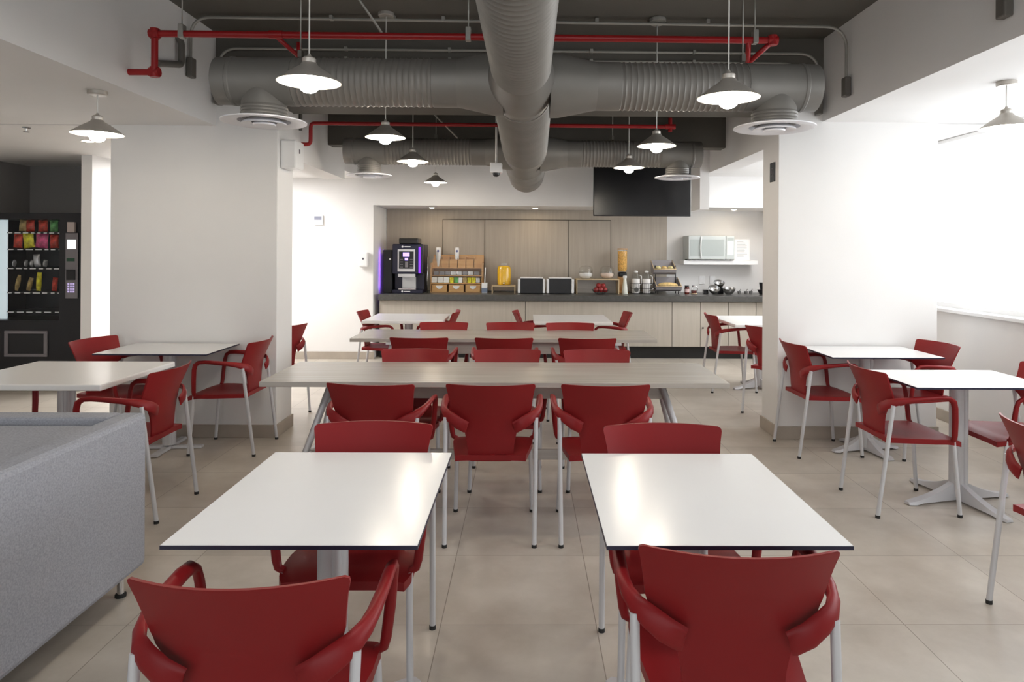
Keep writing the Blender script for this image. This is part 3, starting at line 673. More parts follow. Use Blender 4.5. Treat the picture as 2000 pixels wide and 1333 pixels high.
for py in rows:
    tr = obj('tray', B(vx(19, 0.1), gx1-0.004, 0.09, 0.5, vh(py, 0.1)-0.012, vh(py, 0.1)), m_blk, vm)
    bb = new(); x = vx(21, 0.1)
    while x < gx1-0.06:
        w_ = random.uniform(0.03, 0.075); box(bb, x, x+w_, 0.084, 0.0895, vh(py, 0.1)-0.014, vh(py, 0.1)-0.003); x += w_+random.uniform(0.025, 0.045)
    obj('price_strip', bb, m_plwhite, tr)
def bag(px0, px1, py0, py1, m, tilt=0.0, name='snack_bag', lab='', y=0.14, grp='snack bags in the vending machine'):
    x0, x1, z0, z1 = vx(px0, y), vx(px1, y), vh(py1, 0.1)+0.002, vh(py0, y); w, h = (x1-x0), (z1-z0)
    nu, nv = 9, 11
    bm = new(); S = []
    for side in (1, -1):
        G = []
        for j in range(nv):
            for i in range(nu): pass
        G = [[None]*nu for _ in range(nv)]
        for j in range(nv):
            for i in range(nu):
                u, v = i/(nu-1)*2-1, j/(nv-1)*2-1
                puff = max(0.0, (1-u**4)*(1-abs(v)**3))*0.028
                ww = w/2*(1-0.10*(1-abs(v)**2))
                G[j][i] = bm.verts.new((u*ww, side*-puff, v*h/2))
        S.append(G)
        for j in range(nv-1):
            for i in range(nu-1):
                q = (G[j][i], G[j][i+1], G[j+1][i+1], G[j+1][i]); bm.faces.new(q if side == 1 else q[::-1]).smooth = True
    bmesh.ops.remove_doubles(bm, verts=bm.verts[:], dist=0.0004)
    o = obj(name, bm, m); o.location = (-5.19+(x0+x1)/2, 7.25+y, (z0+z1)/2+0.002); o.rotation_euler = (0, tilt, 0)
    return tag(o, lab, 'snack', grp)
bag(41, 56, 434, 456, m_tan, 0.1, lab='green and tan snack bag at the left of the top vending shelf')
bag(54, 71, 434, 456, m_redpk, 0, lab='red snack bag with white mark on the top vending shelf')
bag(77, 96, 434, 456, m_redpk, 0, lab='red and orange snack bag beside the green bag on the top vending shelf')
bag(100, 116, 434, 456, m_green, 0, lab='green snack bag on the top vending shelf')
bag(30, 48, 461, 488, m_redpk, 0.06, lab='dark red snack bag at the left of the second vending shelf')
bag(48, 70, 458, 488, m_yellow, -0.1, lab='yellow snack bag on the second vending shelf')
bag(72, 97, 460, 488, m_pink, 0.08, lab='pink snack bag on the second vending shelf')
bag(100, 117, 462, 488, m_redpk, 0, lab='red snack bag at the right end of the second vending shelf')
for (a, c_, lab) in ((30, 34, 'tiny silver packet at the left of the third vending shelf'), (52, 57, 'small silver packet on the third vending shelf left of the white one'), (63, 69, 'small white packet on the third vending shelf'), (88, 95, 'small white packet right of the tall grey one')):
    bag(a, c_, 511, 525, m_silverpk, 0.1, lab=lab)
bag(69, 82, 500, 525, m_silverpk, -0.12, lab='tall grey packet leaning on the third vending shelf')
for (a, c_, tp, ti, mm, lab) in ((36, 42, 540, 0.2, m_tan, 'thin tan bar at the left of the fourth vending shelf'), (58, 66, 545, 0.25, m_tan, 'tan wedge shaped packet on the fourth vending shelf'), (75, 84, 535, 0.05, m_yellow, 'tall yellow bar on the fourth vending shelf'), (105, 115, 545, 0.1, m_redpk, 'dark red packet at the right of the fourth vending shelf')):
    bag(a, c_, tp, 572, mm, ti, lab=lab)
cp = obj('control_panel', B(vx(131), vx(155), -0.014, -0.001, vh(585), vh(458), 0.004), m_vgrey, vm)
obj('bill_slot', B(vx(136), vx(150), -0.03, -0.001, vh(457), vh(437), 0.003), mat('beige slot', (0.42, 0.36, 0.34), 0.4), vm)
obj('panel_screen', B(vx(135), vx(151), -0.018, -0.0141, vh(489), vh(471)), m_scr_lit, cp)
obj('display', B(vx(134), vx(149), -0.018, -0.0141, vh(513), vh(507)), m_green_lcd, cp)
obj('card_reader', B(vx(134), vx(151), -0.024, -0.0141, vh(549), vh(529), 0.003), m_blk, cp)
kb = new()
for i in range(3):
    for j in range(4): box(kb, vx(136+i*5), vx(139+i*5), -0.018, -0.0141, vh(558+j*5), vh(555+j*5))
obj('keypad', kb, m_ledkey, cp)
fb = new(); fx0, fx1, fz0, fz1 = vx(15), vx(97), vh(698), vh(648)
for q in ((fx0, fx1, fz0, fz0+0.03), (fx0, fx1, fz1-0.03, fz1), (fx0, fx0+0.035, fz0+0.03, fz1-0.03), (fx1-0.035, fx1, fz0+0.03, fz1-0.03)): box(fb, q[0], q[1], -0.016, -0.001, q[2], q[3], 0.003)
obj('delivery_frame', fb, m_vgrey, vm)
obj('delivery_flap', B(fx0+0.036, fx1-0.036, -0.006, -0.001, fz0+0.031, fz1-0.031), m_blk, vm)

# ------------------------------------------------------------------ wall things
t = thing('television', 'large black television hanging below the ceiling before the back wall', 'television', (1.465, 8.62, 1.915), math.radians(-1.5))
obj('housing', B(-0.613, 0.613, 0.0, 0.05, 0.0, 0.70, 0.006), m_blk, t)
obj('screen', B(-0.603, 0.603, -0.002, -0.0005, 0.016, 0.690), m_screen, t)
obj('side_edge', B(0.6135, 0.618, 0.0, 0.05, 0.0, 0.70), m_steel, t)
obj('mount_pole', tube(new(), [(0, 0.08, 0.35), (0, 0.08, 1.234)], 0.02, 12), m_blk, t)
obj('mount_plate', B(-0.15, 0.15, 0.051, 0.1, 0.25, 0.5, 0.003), m_blk, t)
def gadget(name, x0, x1, y0, y1, z0, z1, label, cat, bev=0.008):
    t = thing(name, label, cat, ((x0+x1)/2, (y0+y1)/2, z0)); w, d, h = (x1-x0)/2, (y1-y0)/2, z1-z0
    return t, w, d, h
t, w_, d_, h_ = gadget('thermostat', -2.85, -2.72, 9.17, 9.2, 1.80, 1.93, 'small white thermostat on the bright back wall', 'thermostat')
obj('housing', B(-w_, w_, -d_, d_-0.001, 0, h_, 0.006), m_plwhite, t)
obj('display', B(-w_*0.75, w_*0.75, -d_-0.003, -d_-0.0005, h_*0.5, h_*0.88), mat('grey lcd', (0.22, 0.23, 0.30), 0.4), t)
t, w_, d_, h_ = gadget('soap_dispenser', -2.225, -2.10, 9.10, 9.2, 1.24, 1.44, 'white sanitiser dispenser on the wall left of the niche', 'dispenser')
obj('housing', B(-w_, w_, -d_, d_-0.001, 0.0, h_, 0.02), m_plwhite, t)
obj('sensor_mark', lathe(new(), [(0.014, 0), (0.014, -0.003), (0, -0.003)], (0, -d_-0.0005, h_*0.55), 12, 'y'), mat('dark mark', (0.1, 0.1, 0.12), 0.5), t)
t, w_, d_, h_ = gadget('wall_speaker', -1.94, -1.815, 5.40, 5.60, 2.11, 2.335, 'white rounded box on the inner side of the left pillar', 'speaker')
obj('housing', B(-w_+0.001, w_, -d_, d_, 0, h_, 0.014), m_plwhite, t)
obj('side_button', B(w_, w_+0.004, -0.03, -0.01, h_*0.55, h_*0.7, 0.001), m_vgrey, t)
t, w_, d_, h_ = gadget('wall_sign', 1.975, 1.985, 5.415, 5.515, 2.035, 2.19, 'small dark sign plate on the inner side of the right pillar', 'sign')
obj('plate', B(-w_, w_-0.0005, -d_, d_, 0, h_, 0.002), mat('dark sign', (0.05, 0.055, 0.06), 0.4), t)
b = new(); tube(b, [(0, 0.028*math.cos(a), h_*0.5+0.030*math.sin(a)) for a in [2*PI*k/20 for k in range(21)]], 0.0022, 6); tube(b, [(0, 0.0, h_*0.5-0.012), (0, 0.0, h_*0.5+0.012)], 0.005, 6)
s2 = obj('symbol_ring', b, m_vgrey, t); s2.location = (-w_-0.001, 0, 0)
# projector like sensor hanging left of the main duct
t = thing('ceiling_camera', 'small white dome camera hanging on a thin pole left of the main duct', 'camera', (-0.275, 6.25, 2.18))
obj('housing', B(-0.055, 0.055, -0.05, 0.05, 0.0, 0.09, 0.008), m_plwhite, t)
obj('dome', lathe(new(), [(0.035, 0.0), (0.032, -0.018), (0.018, -0.032), (0.0, -0.036)], (0.0, 0, -0.0005), 20), m_blk, t)
obj('pole', tube(new(), [(-0.0, 0, 0.085), (-0.0, 0, 0.97)], 0.011, 10), m_plwhite, t)

# ------------------------------------------------------------------ buffet items, standing on the worktop (z 0.87)
K = 0.87
def bx(px, z=9.7): return (px-1027)*z/1333.3 + 0.0
def bz(py, z=9.7): return 1.47-(py-490)*z/1333.3
# coffee machine
t = thing('coffee_machine', 'dark blue lit coffee machine at the left end of the buffet', 'coffee machine', (-1.635, 9.66, K))
bd = new(); box(bd, -0.21, 0.21, -0.02, 0.30, 0, 0.68, 0.01); box(bd, -0.21, 0.21, -0.20, -0.0201, 0.27, 0.68, 0.01); box(bd, -0.21, 0.21, -0.20, -0.0201, 0.0, 0.05, 0.006)
obj('housing', bd, m_mach, t)
obj('bean_hopper', B(-0.14, 0.13, -0.10, 0.2, 0.681, 0.765, 0.012), mat('smoked hopper', (0.02, 0.018, 0.016), 0.2), t)
fr = obj('front_panel', B(-0.135, 0.105, -0.212, -0.2005, 0.30, 0.61, 0.004), m_silver, t)
obj('key_panel', B(-0.115, 0.085, -0.216, -0.2125, 0.34, 0.58), m_blk, fr)
obj('panel_display', B(-0.06, 0.03, -0.219, -0.2165, 0.505, 0.565), m_led2, fr)
obj('panel_display', B(-0.035, 0.01, -0.219, -0.2165, 0.455, 0.490), m_led2, fr)
kb = new()
for j in range(4):
    for a in (-0.10, 0.035): box(kb, a, a+0.04, -0.219, -0.2165, 0.36+j*0.035, 0.367+j*0.035)
box(kb, -0.03, 0.01, -0.219, -0.2165, 0.36, 0.44)
obj('button_row', kb, m_vgrey, fr)
obj('spout_housing', B(-0.13, 0.11, -0.215, -0.19, 0.225, 0.268, 0.006), m_silver, t)
obj('splash_back', B(-0.10, 0.09, -0.03, -0.0205, 0.06, 0.22), m_plwhite, t)
obj('drip_tray', B(-0.12, 0.12, -0.22, -0.03, 0.051, 0.07, 0.003), m_steel, t)
obj('led_strip', B(0.155, 0.180, -0.207, -0.2005, 0.28, 0.64), m_led, t)
def mark(x, z): 
    q = lathe(new(), [(0.014, 0), (0.014, -0.002), (0, -0.002)], (x, 0, z), 14, 'y'); box(q, x+0.025, x+0.11, -0.002, 0, z-0.006, z+0.006); return q
for z_ in (0.645, 0.026):
    l = obj('badge_mark', mark(-0.07, z_), m_plwhite, t); l.location = (0, -0.2005, 0)
t = thing('milk_cooler', 'black cooler box between the niche wall and the coffee machine', 'cooler', (-1.93, 9.72, K))
obj('housing', B(-0.065, 0.062, -0.16, 0.25, 0, 0.60, 0.008), m_blk, t)
obj('led_strip', B(-0.069, -0.0655, -0.13, -0.10, 0.04, 0.60), emit('bright violet strip', (0.30, 0.12, 1.0), 9), t)
obj('lock_button', lathe(new(), [(0.014, 0), (0.014, -0.006), (0, -0.006)], (0.035, -0.1605, 0.47), 14, 'y'), m_steel, t)
# condiment organiser
t = thing('condiment_rack', 'honey wood tea and sachet organiser with three drawers', 'organiser', (-0.975, 9.74, K))
w_ = 0.365
bd = new()
box(bd, -w_, w_, 0.20, 0.215, 0, 0.53); box(bd, -w_, -w_+0.012, -0.12, 0.20, 0, 0.42); box(bd, w_-0.012, w_, -0.12, 0.20, 0, 0.42)
for (y0, z_) in ((-0.12, 0.125), (-0.06, 0.235), (0.0, 0.34)): box(bd, -w_+0.012, w_-0.012, y0, 0.20, z_, z_+0.012)
for (y0, z_) in ((-0.12, 0.0), ): box(bd, -w_+0.012, w_-0.012, y0, 0.20, z_, z_+0.010)
for x in (-0.235, -0.12, 0.0, 0.12, 0.235): box(bd, x-0.004, x+0.004, 0.02, 0.20, 0.352, 0.50)
box(bd, -w_+0.012, w_-0.012, 0.02, 0.03, 0.352, 0.47)
obj('rack_body', bd, m_honey, t)
for x in (-0.235, 0.0, 0.235):
    d = obj('drawer', B(x-0.105, x+0.105, -0.135, 0.18, 0.012, 0.118, 0.003), m_honey, t)
    q = new(); pts = [(0.046*math.cos(a), 0.046*math.sin(a)) for a in [PI+PI*k/12 for k in range(13)]]
    A = [q.verts.new((x+a, -0.140, 0.10+b_)) for a, b_ in pts]; Bq = [q.verts.new((x+a, -0.1355, 0.10+b_)) for a, b_ in pts]
    q.faces.new(A); q.faces.new(Bq[::-1])
    for k in range(13): q.faces.new((A[k], Bq[k], Bq[(k+1) % 13], A[(k+1) % 13]))
    obj('drawer_label', q, m_paper, d)
def sachet(x, y, z, w, h, m, lab, tilt=-0.25, grp='sachets in the wood organiser'):
    o = obj('sachet_pack', B(-w/2, w/2, -0.012, 0.012, 0, h, 0.003), m); o.location = (x, y, z); o.rotation_euler = (tilt, 0, random.uniform(-0.05, 0.05))
    tag(o, lab, 'sachets', grp)
for i in range(3): sachet(-1.29+i*0.085, 9.66, K+0.139, 0.078, 0.078, m_plwhite, ('leftmost', 'second', 'third')[i]+' pale sachet stack in the middle tier of the organiser')
cl = [m_yellow, m_green, m_plwhite, m_tan, m_yellow, m_yellow, m_silverpk]
nmz = ['yellow', 'green', 'white', 'tan', 'golden', 'second golden', 'silver']
for i in range(7): sachet(-1.045+i*0.062, 9.66, K+0.139, 0.054, 0.074, cl[i], nmz[i]+' sachet stack in the middle tier of the organiser, right of the pale stacks')
for i in range(8): sachet(-1.27+i*0.082, 9.71, K+0.249, 0.072, 0.05, [m_vgrey, m_vgrey, m_vgrey, m_silverpk, m_silverpk, m_vgrey, m_silverpk, m_vgrey][i], ['leftmost dark', 'second dark', 'third dark', 'first silver', 'second silver', 'fourth dark', 'third silver', 'rightmost dark'][i]+' sachet stack in the upper tier of the organiser')
# tall dispensers on the organiser
for (px, lab, m2) in ((856.5, 'white tapered cup sleeve with a round mark on the organiser', m_plwhite), (893, 'tall white and blue tube on the organiser', m_plwhite)):
    t = thing('cup_dispenser', lab, 'dispenser', (bx(px, 9.78), 9.785, K+0.353))
    wv = 0.040 if px < 870 else 0.030
    obj('tube_body', lathe(new(), [(wv*0.55, 0.0), (wv*0.7, 0.02), (wv*0.95, 0.18), (wv, 0.26), (wv*0.85, 0.285), (0.0, 0.287)], (0, 0, 0), 20), m2, t)
    obj('round_mark', lathe(new(), [(0.016, 0), (0.016, -0.003), (0.0, -0.003)], (0, -wv*0.98, 0.235), 14, 'y'), mat('blue grey mark', (0.10, 0.12, 0.30), 0.5), t)
t = thing('stirrer_cup', 'small white and blue cup with stirrers right of the organiser', 'cup', (bx(947, 9.62), 9.62, K))
obj('cup_body', B(-0.04, 0.04, -0.04, 0.04, 0, 0.145, 0.006), m_plwhite, t)
obj('cup_band', B(-0.0405, 0.0405, -0.0405, 0.0405, 0.004, 0.075, 0.004), mat('slate blue', (0.16, 0.20, 0.28), 0.5), t)
obj('stirrers', tube(new(), [(0.0, 0, 0.1), (0.01, 0, 0.36)], 0.007, 8), m_plwhite, t)
# acrylic post of the organiser
tag(obj('acrylic_screen', B(bx(839), bx(946), 9.585, 9.590, K+0.0, K+0.52), m_acryl), 'clear acrylic guard standing before the organiser', 'guard')
tag(obj('guard_post', tube(new(), [(bx(839)-0.01, 9.588, K), (bx(839)-0.01, 9.588, K+0.5)], 0.008, 10), m_steel), 'slim steel post at the left edge of the acrylic guard', 'post')
# juice dispenser
t = thing('serving_stand', 'small light wood stand under the juice dispenser', 'stand', (bx(984.5), 9.68, K))
b = new(); box(b, -0.165, 0.165, -0.12, 0.12, 0.095, 0.110, 0.002); box(b, -0.165, -0.152, -0.12, 0.12, 0, 0.095); box(b, 0.152, 0.165, -0.12, 0.12, 0, 0.095)
obj('stand_frame', b, m_lightwood, t)
t = thing('juice_dispenser', 'glass dispenser full of orange juice with a small tap', 'dispenser', (bx(985), 9.68, K+0.111))
obj('juice', lathe(new(), [(0.0, 0.004), (0.082, 0.004), (0.094, 0.02), (0.096, 0.22), (0.085, 0.26), (0.065, 0.272), (0.0, 0.272)], (0, 0, 0), 28), m_juice, t)
obj('glass_jar', lathe(new(), [(0.086, 0.0), (0.099, 0.018), (0.101, 0.225), (0.088, 0.268), (0.06, 0.285), (0.06, 0.30)], (0, 0, 0), 28, cap=False), m_glassy, t)
obj('lid', lathe(new(), [(0.063, 0.298), (0.063, 0.312), (0.018, 0.314), (0.016, 0.33), (0.0, 0.33)], (0, 0, 0), 24), m_glassy, t)
b = tube(new(), [(0, -0.09, 0.03), (0, -0.125, 0.03)], 0.008, 10); tube(b, [(0, -0.118, 0.045), (0, -0.118, 0.012)], 0.009, 10)
obj('tap', b, m_chrome, t)
# two black food boxes
for (a, c_, lab) in ((1011, 1066, 'left black food warmer box with white side panels on the buffet'), (1067, 1122, 'right black food warmer box with white side panels on the buffet')):
    x0, x1 = bx(a, 9.55), bx(c_, 9.55); w_ = (x1-x0)/2-0.002
    t = thing('food_warmer', lab, 'food box', ((x0+x1)/2, 9.66, K), 0, 'black food warmer boxes on the buffet')
    obj('box_front', B(-w_+0.04, w_-0.04, -0.145, 0.15, 0.004, 0.212, 0.005), m_blk, t)
    for s in (-1, 1): obj('side_panel', B(min(s*(w_-0.038), s*(w_-0.004)), max(s*(w_-0.038), s*(w_-0.004)), -0.15, 0.15, 0.008, 0.202, 0.006), m_plwhite, t)
    obj('paper_cover', B(-w_+0.035, w_-0.035, -0.13, 0.13, 0.2125, 0.225, 0.004), m_paper, t)
    for s in (-1, 1): obj('foot', lathe(new(), [(0.014, 0.0), (0.014, 0.008)], (s*(w_-0.021), -0.12, 0), 12), m_rubber, t)
# riser with bowls
t = thing('serving_stand', 'wide light wood riser carrying two glass bowls', 'stand', (bx(1166), 9.66, K))
b = new(); box(b, -0.30, 0.30, -0.12, 0.13, 0.195, 0.208, 0.002); box(b, -0.30, -0.288, -0.12, 0.13, 0, 0.195); box(b, 0.288, 0.30, -0.12, 0.13, 0, 0.195)
obj('stand_frame', b, m_lightwood, t)
obj('back_board', B(-0.288, 0.288, 0.12, 0.13, 0.0, 0.194), m_greywood, t)
for px, lab, mc in ((1144, 'glass bowl of white yogurt on the left of the riser', m_yog), (1185.5, 'glass bowl of pinkish yogurt on the right of the riser', mat('pinkish yogurt', (0.78, 0.60, 0.50), 0.5))):
    t = thing('glass_bowl', lab, 'bowl', (bx(px), 9.66, K+0.2085))
    obj('bowl_shell', lathe(new(), [(0.0, 0.0), (0.06, 0.0), (0.095, 0.03), (0.102, 0.065), (0.098, 0.10), (0.094, 0.10), (0.098, 0.065), (0.09, 0.034), (0.058, 0.006), (0.0, 0.006)], (0, 0, 0), 32), m_glassy, t)
    obj('yogurt', lathe(new(), [(0.0, 0.008), (0.055, 0.008), (0.088, 0.036), (0.095, 0.068), (0.09, 0.078), (0.0, 0.082)], (0, 0, 0), 28), mc, t)
    obj('lid', lathe(new(), [(0.10, 0.102), (0.098, 0.13), (0.082, 0.165), (0.05, 0.18), (0.012, 0.183), (0.014, 0.195), (0.0, 0.197)], (0, 0, 0), 28), m_glassy, t)
t = thing('fruit_bowl', 'dark wire bowl holding red apples under the riser', 'bowl', (bx(1173, 9.5), 9.50, K))
b = new()
for (r, z_) in ((0.05, 0.004), (0.09, 0.03), (0.115, 0.06)): tube(b, [(r*math.cos(a), r*math.sin(a), z_) for a in [2*PI*k/24 for k in range(25)]], 0.003, 6, cap=False)
for k in range(14):
    a = 2*PI*k/14; tube(b, [(0.05*math.cos(a), 0.05*math.sin(a), 0.004), (0.09*math.cos(a), 0.09*math.sin(a), 0.03), (0.115*math.cos(a), 0.115*math.sin(a), 0.06)], 0.002, 6)
obj('wire_shell', b, m_wire, t)
ap = None
aps = [(-0.06, -0.03, 0.06), (0.0, -0.05, 0.062), (0.062, -0.03, 0.06), (-0.03, 0.05, 0.06), (0.045, 0.045, 0.062), (-0.025, -0.01, 0.118), (0.04, -0.005, 0.116)]
apl = ['left front apple in the wire bowl', 'middle front apple in the wire bowl', 'right front apple in the wire bowl', 'left back apple in the wire bowl', 'right back apple in the wire bowl', 'left apple on top of the pile in the wire bowl', 'right apple on top of the pile in the wire bowl']
for (dx, dy, dz), lab in zip(aps, apl):
    if ap is None:
        o = obj('apple', lathe(new(), [(0.0, 0.024), (0.010, 0.030), (0.022, 0.033), (0.034, 0.020), (0.037, 0.0), (0.030, -0.022), (0.015, -0.033), (0.0, -0.029)], (0, 0, 0), 20), m_apple); ap = o
        st = obj('apple_stem', tube(new(), [(0, 0, 0.024), (0.003, 0, 0.040)], 0.0015, 6), m_seam, o)
    else:
        o = ap.copy(); C.objects.link(o); s2 = st.copy(); C.objects.link(s2); s2.parent = o
    o.location = (bx(1173, 9.5)+dx, 9.5+dy, K+dz); tag(o, 'red '+lab, 'apple', 'apples in the wire bowl')
# cereal dispenser
t = thing('cereal_dispenser', 'tall clear cereal dispenser full of corn flakes with a black valve', 'dispenser', (bx(1218), 9.80, K))
obj('flakes', lathe(new(), [(0.0, 0.31), (0.05, 0.31), (0.066, 0.34), (0.066, 0.60), (0.0, 0.60)], (0, 0, 0), 24), m_cereal, t)
obj('clear_tube', lathe(new(), [(0.052, 0.30), (0.070, 0.335), (0.070, 0.625)], (0, 0, 0), 24, cap=False), m_glassy, t)
obj('lid', lathe(new(), [(0.073, 0.622), (0.073, 0.640), (0.0, 0.642)], (0, 0, 0), 24), m_honey, t)
b = B(-0.06, 0.06, -0.06, 0.06, 0.235, 0.30, 0.015); tube(b, [(-0.03, -0.06, 0.27), (-0.03, -0.09, 0.27)], 0.018, 10)
obj('valve', b, m_blk, t)
b = B(-0.085, 0.085, -0.09, 0.09, 0.0, 0.018, 0.004); box(b, -0.06, 0.06, 0.03, 0.07, 0.018, 0.25, 0.004)
obj('wood_base', b, m_honey, t)
t = thing('milk_bottle', 'tall white tapered bottle in front of the cereal dispenser', 'bottle', (bx(1221, 9.6), 9.60, K))
obj('bottle_body', lathe(new(), [(0.0, 0.0), (0.040, 0.0), (0.042, 0.01), (0.036, 0.10), (0.022, 0.19), (0.021, 0.215), (0.0, 0.216)], (0, 0, 0), 22), mat('milk white', (0.78, 0.78, 0.70), 0.3), t)
obj('cap', lathe(new(), [(0.024, 0.2165), (0.030, 0.235), (0.026, 0.255), (0.0, 0.258)], (0, 0, 0), 20), m_plwhite, t)
# jugs in wire basket
t = thing('wire_basket', 'black wire basket holding the two white jugs', 'basket', (bx(1255), 9.66, K))
b = new()
for z_ in (0.006, 0.075, 0.145): tube(b, [(-0.165, -0.08, z_), (0.165, -0.08, z_), (0.165, 0.08, z_), (-0.165, 0.08, z_), (-0.165, -0.08, z_)], 0.003, 6)
for k in range(12):
    x = -0.165+0.03*k
    for y_ in (-0.08, 0.08): tube(b, [(x, y_, 0.006), (x, y_, 0.145)], 0.002, 6)
for k in range(5): tube(b, [(-0.165, -0.08+0.04*k, 0.006), (0.165, -0.08+0.04*k, 0.006)], 0.002, 6)
obj('basket_wires', b, m_wire, t)
t2 = obj('basket_badge', lathe(new(), [(0.032, 0), (0.032, -0.004), (0, -0.004)], (-0.10, -0.084, 0.06), 20, 'y'), m_counter, t)
obj('tongs', tube(new(), [(0.07, -0.09, 0.04), (0.16, -0.09, 0.09)], 0.006, 8), m_steel, t)
for px, lab in ((1241.5, 'white capped glass jug at the left in the wire basket'), (1262.5, 'white capped glass jug at the right in the wire basket')):
    t = thing('milk_jug', lab, 'jug', (bx(px), 9.66, K+0.009))
    obj('jug_body', lathe(new(), [(0.0, 0.0), (0.052, 0.0), (0.056, 0.01), (0.058, 0.20), (0.0, 0.202)], (0, 0, 0), 24), m_yog, t)
    obj('jug_top', lathe(new(), [(0.056, 0.203), (0.054, 0.26), (0.040, 0.29), (0.0, 0.292)], (0, 0, 0), 24), m_glassy, t)
    obj('handle', tube(new(), rounded([(0.055, 0, 0.25), (0.082, 0, 0.24), (0.082, 0, 0.13), (0.058, 0, 0.12)], 0.02), 0.006, 8), m_plwhite, t)
    obj('jug_lid', lathe(new(), [(0.030, 0.2925), (0.030, 0.31), (0.0, 0.32)], (0, 0, 0), 18), m_plwhite, t)
# bread baskets
def bread_basket(x, y, z, w, d, lab):
    t = thing('bread_basket', lab, 'basket', (x, y, z))
    P = [(-d*0.6, 0.075), (-d*0.5, 0.03), (-d*0.3, 0.006), (0.0, 0.0), (d*0.3, 0.02), (d*0.5, 0.07), (d*0.55, 0.13), (d*0.56, 0.19)]
    P2 = [(y_+0.006*(1 if i < 4 else -1), z_+0.008) for i, (y_, z_) in enumerate(P)]
    bm = new()
    for prof, flip in ((P, 0), (P2, 1)):
        L_ = [[bm.verts.new((-w/2 + w*k/8, a, b_)) for k in range(9)] for a, b_ in prof]
        for i in range(len(L_)-1):
            for k in range(8): bm.faces.new((L_[i][k], L_[i][k+1], L_[i+1][k+1], L_[i+1][k])).smooth = True
    for s in (-1, 1):
        Q = [bm.verts.new((s*w/2, a, b_)) for a, b_ in P]; 
        Q2 = [bm.verts.new((s*(w/2+0.008), a, b_)) for a, b_ in P]
        bm.faces.new(Q); bm.faces.new(Q2[::-1])
        for i in range(len(Q)): bm.faces.new((Q[i], Q2[i], Q2[(i+1) % len(Q)], Q[(i+1) % len(Q)]))
    obj('basket_shell', bm, m_basket, t)
    b = new()
    tube(b, [(-w/2-0.004, -d*0.6, 0.075), (w/2+0.004, -d*0.6, 0.075)], 0.007, 8)
    tube(b, [(-w/2-0.004, -d*0.6, 0.075), (-w/2-0.004, d*0.56, 0.19)], 0.006, 8); tube(b, [(w/2+0.004, -d*0.6, 0.075), (w/2+0.004, d*0.56, 0.19)], 0.006, 8)
    obj('basket_rim', b, m_lightwood, t)
    return t
bread_basket(bx(1303), 9.66, K+0.035, 0.34, 0.24, 'lower grey bread basket holding a long loaf')
bread_basket(bx(1296), 9.69, K+0.275, 0.30, 0.22, 'upper grey bread basket holding three rolls')
b = new()
for (x, y, z) in ((-0.13, 0.08, 0), (0.16, 0.08, 0)): tube(b, [(x, y, 0), (x, y+0.02, 0.40)], 0.006, 8)
for (x, y, z) in ((-0.13, -0.09, 0), (0.16, -0.09, 0)): tube(b, [(x, y, 0), (x, y, 0.045)], 0.006, 8)
tube(b, [(-0.13, 0.10, 0.275), (0.16, 0.10, 0.275)], 0.005, 8)
o = obj('basket_stand', b, m_wire); o.location = (bx(1301), 9.69, K); tag(o, 'thin black wire stand carrying the two bread baskets', 'stand')
def roll(x, y, z, r, ln, m, lab, name='bread_roll'):
    bm = new(); bmesh.ops.create_uvsphere(bm, u_segments=18, v_segments=12, radius=1.0)
    for v in bm.verts: v.co = Vector((v.co.x*ln, v.co.y*r, v.co.z*r*0.75))
    for f in bm.faces: f.smooth = True
    o = obj(name, bm, m); o.location = (x, y, z); return tag(o, lab, 'bread')
m_roll = mat('pale green roll', (0.66, 0.58, 0.28), 0.7, noise=0.35, nscale=40)
roll(bx(1303), 9.62, K+0.125, 0.055, 0.145, m_bread, 'long golden loaf in the lower bread basket', 'bread_loaf')
for px, lab in ((1285, 'left yellowish roll in the upper bread basket'), (1297, 'middle brown roll in the upper bread basket'), (1309, 'right yellowish roll in the upper bread basket')):
    roll(bx(px), 9.66, K+0.362, 0.045, 0.043, m_bread if px == 1297 else m_roll, lab)
# jars
t = thing('jam_jar', 'dark jam jar with a paper label right of the bread baskets', 'jar', (bx(1341.5), 9.66, K))
obj('jar_body', lathe(new(), [(0.0, 0.0), (0.032, 0.0), (0.034, 0.008), (0.034, 0.085), (0.028, 0.098), (0.0, 0.098)], (0, 0, 0), 20), m_jam, t)
obj('jar_label', lathe(new(), [(0.0348, 0.025), (0.0348, 0.07)], (0, 0, 0), 20, cap=False), mat('pinkish label', (0.7, 0.5, 0.48), 0.6), t)
obj('jar_lid', lathe(new(), [(0.031, 0.0985), (0.031, 0.118), (0.0, 0.119)], (0, 0, 0), 20), m_blk, t)
t = thing('syrup_jar', 'glass syrup pourer with red syrup on a small wood coaster', 'jar', (bx(1355), 9.66, K))
obj('coaster', lathe(new(), [(0.045, 0.0), (0.045, 0.010), (0.0, 0.010)], (0, 0, 0), 20), m_lightwood, t)
obj('syrup', lathe(new(), [(0.0, 0.012), (0.036, 0.012), (0.038, 0.05), (0.0, 0.052)], (0, 0, 0), 20), m_jam, t)
obj('glass_body', lathe(new(), [(0.038, 0.011), (0.041, 0.05), (0.030, 0.09), (0.024, 0.105)], (0, 0, 0), 20, cap=False), m_glassy, t)
b = lathe(new(), [(0.026, 0.1055), (0.026, 0.12), (0.0, 0.125)], (0, 0, 0), 18); tube(b, rounded([(0.024, 0, 0.11), (0.055, 0, 0.10), (0.050, 0, 0.04), (0.040, 0, 0.035)], 0.015), 0.004, 8)
obj('pourer_top', b, m_chrome, t)
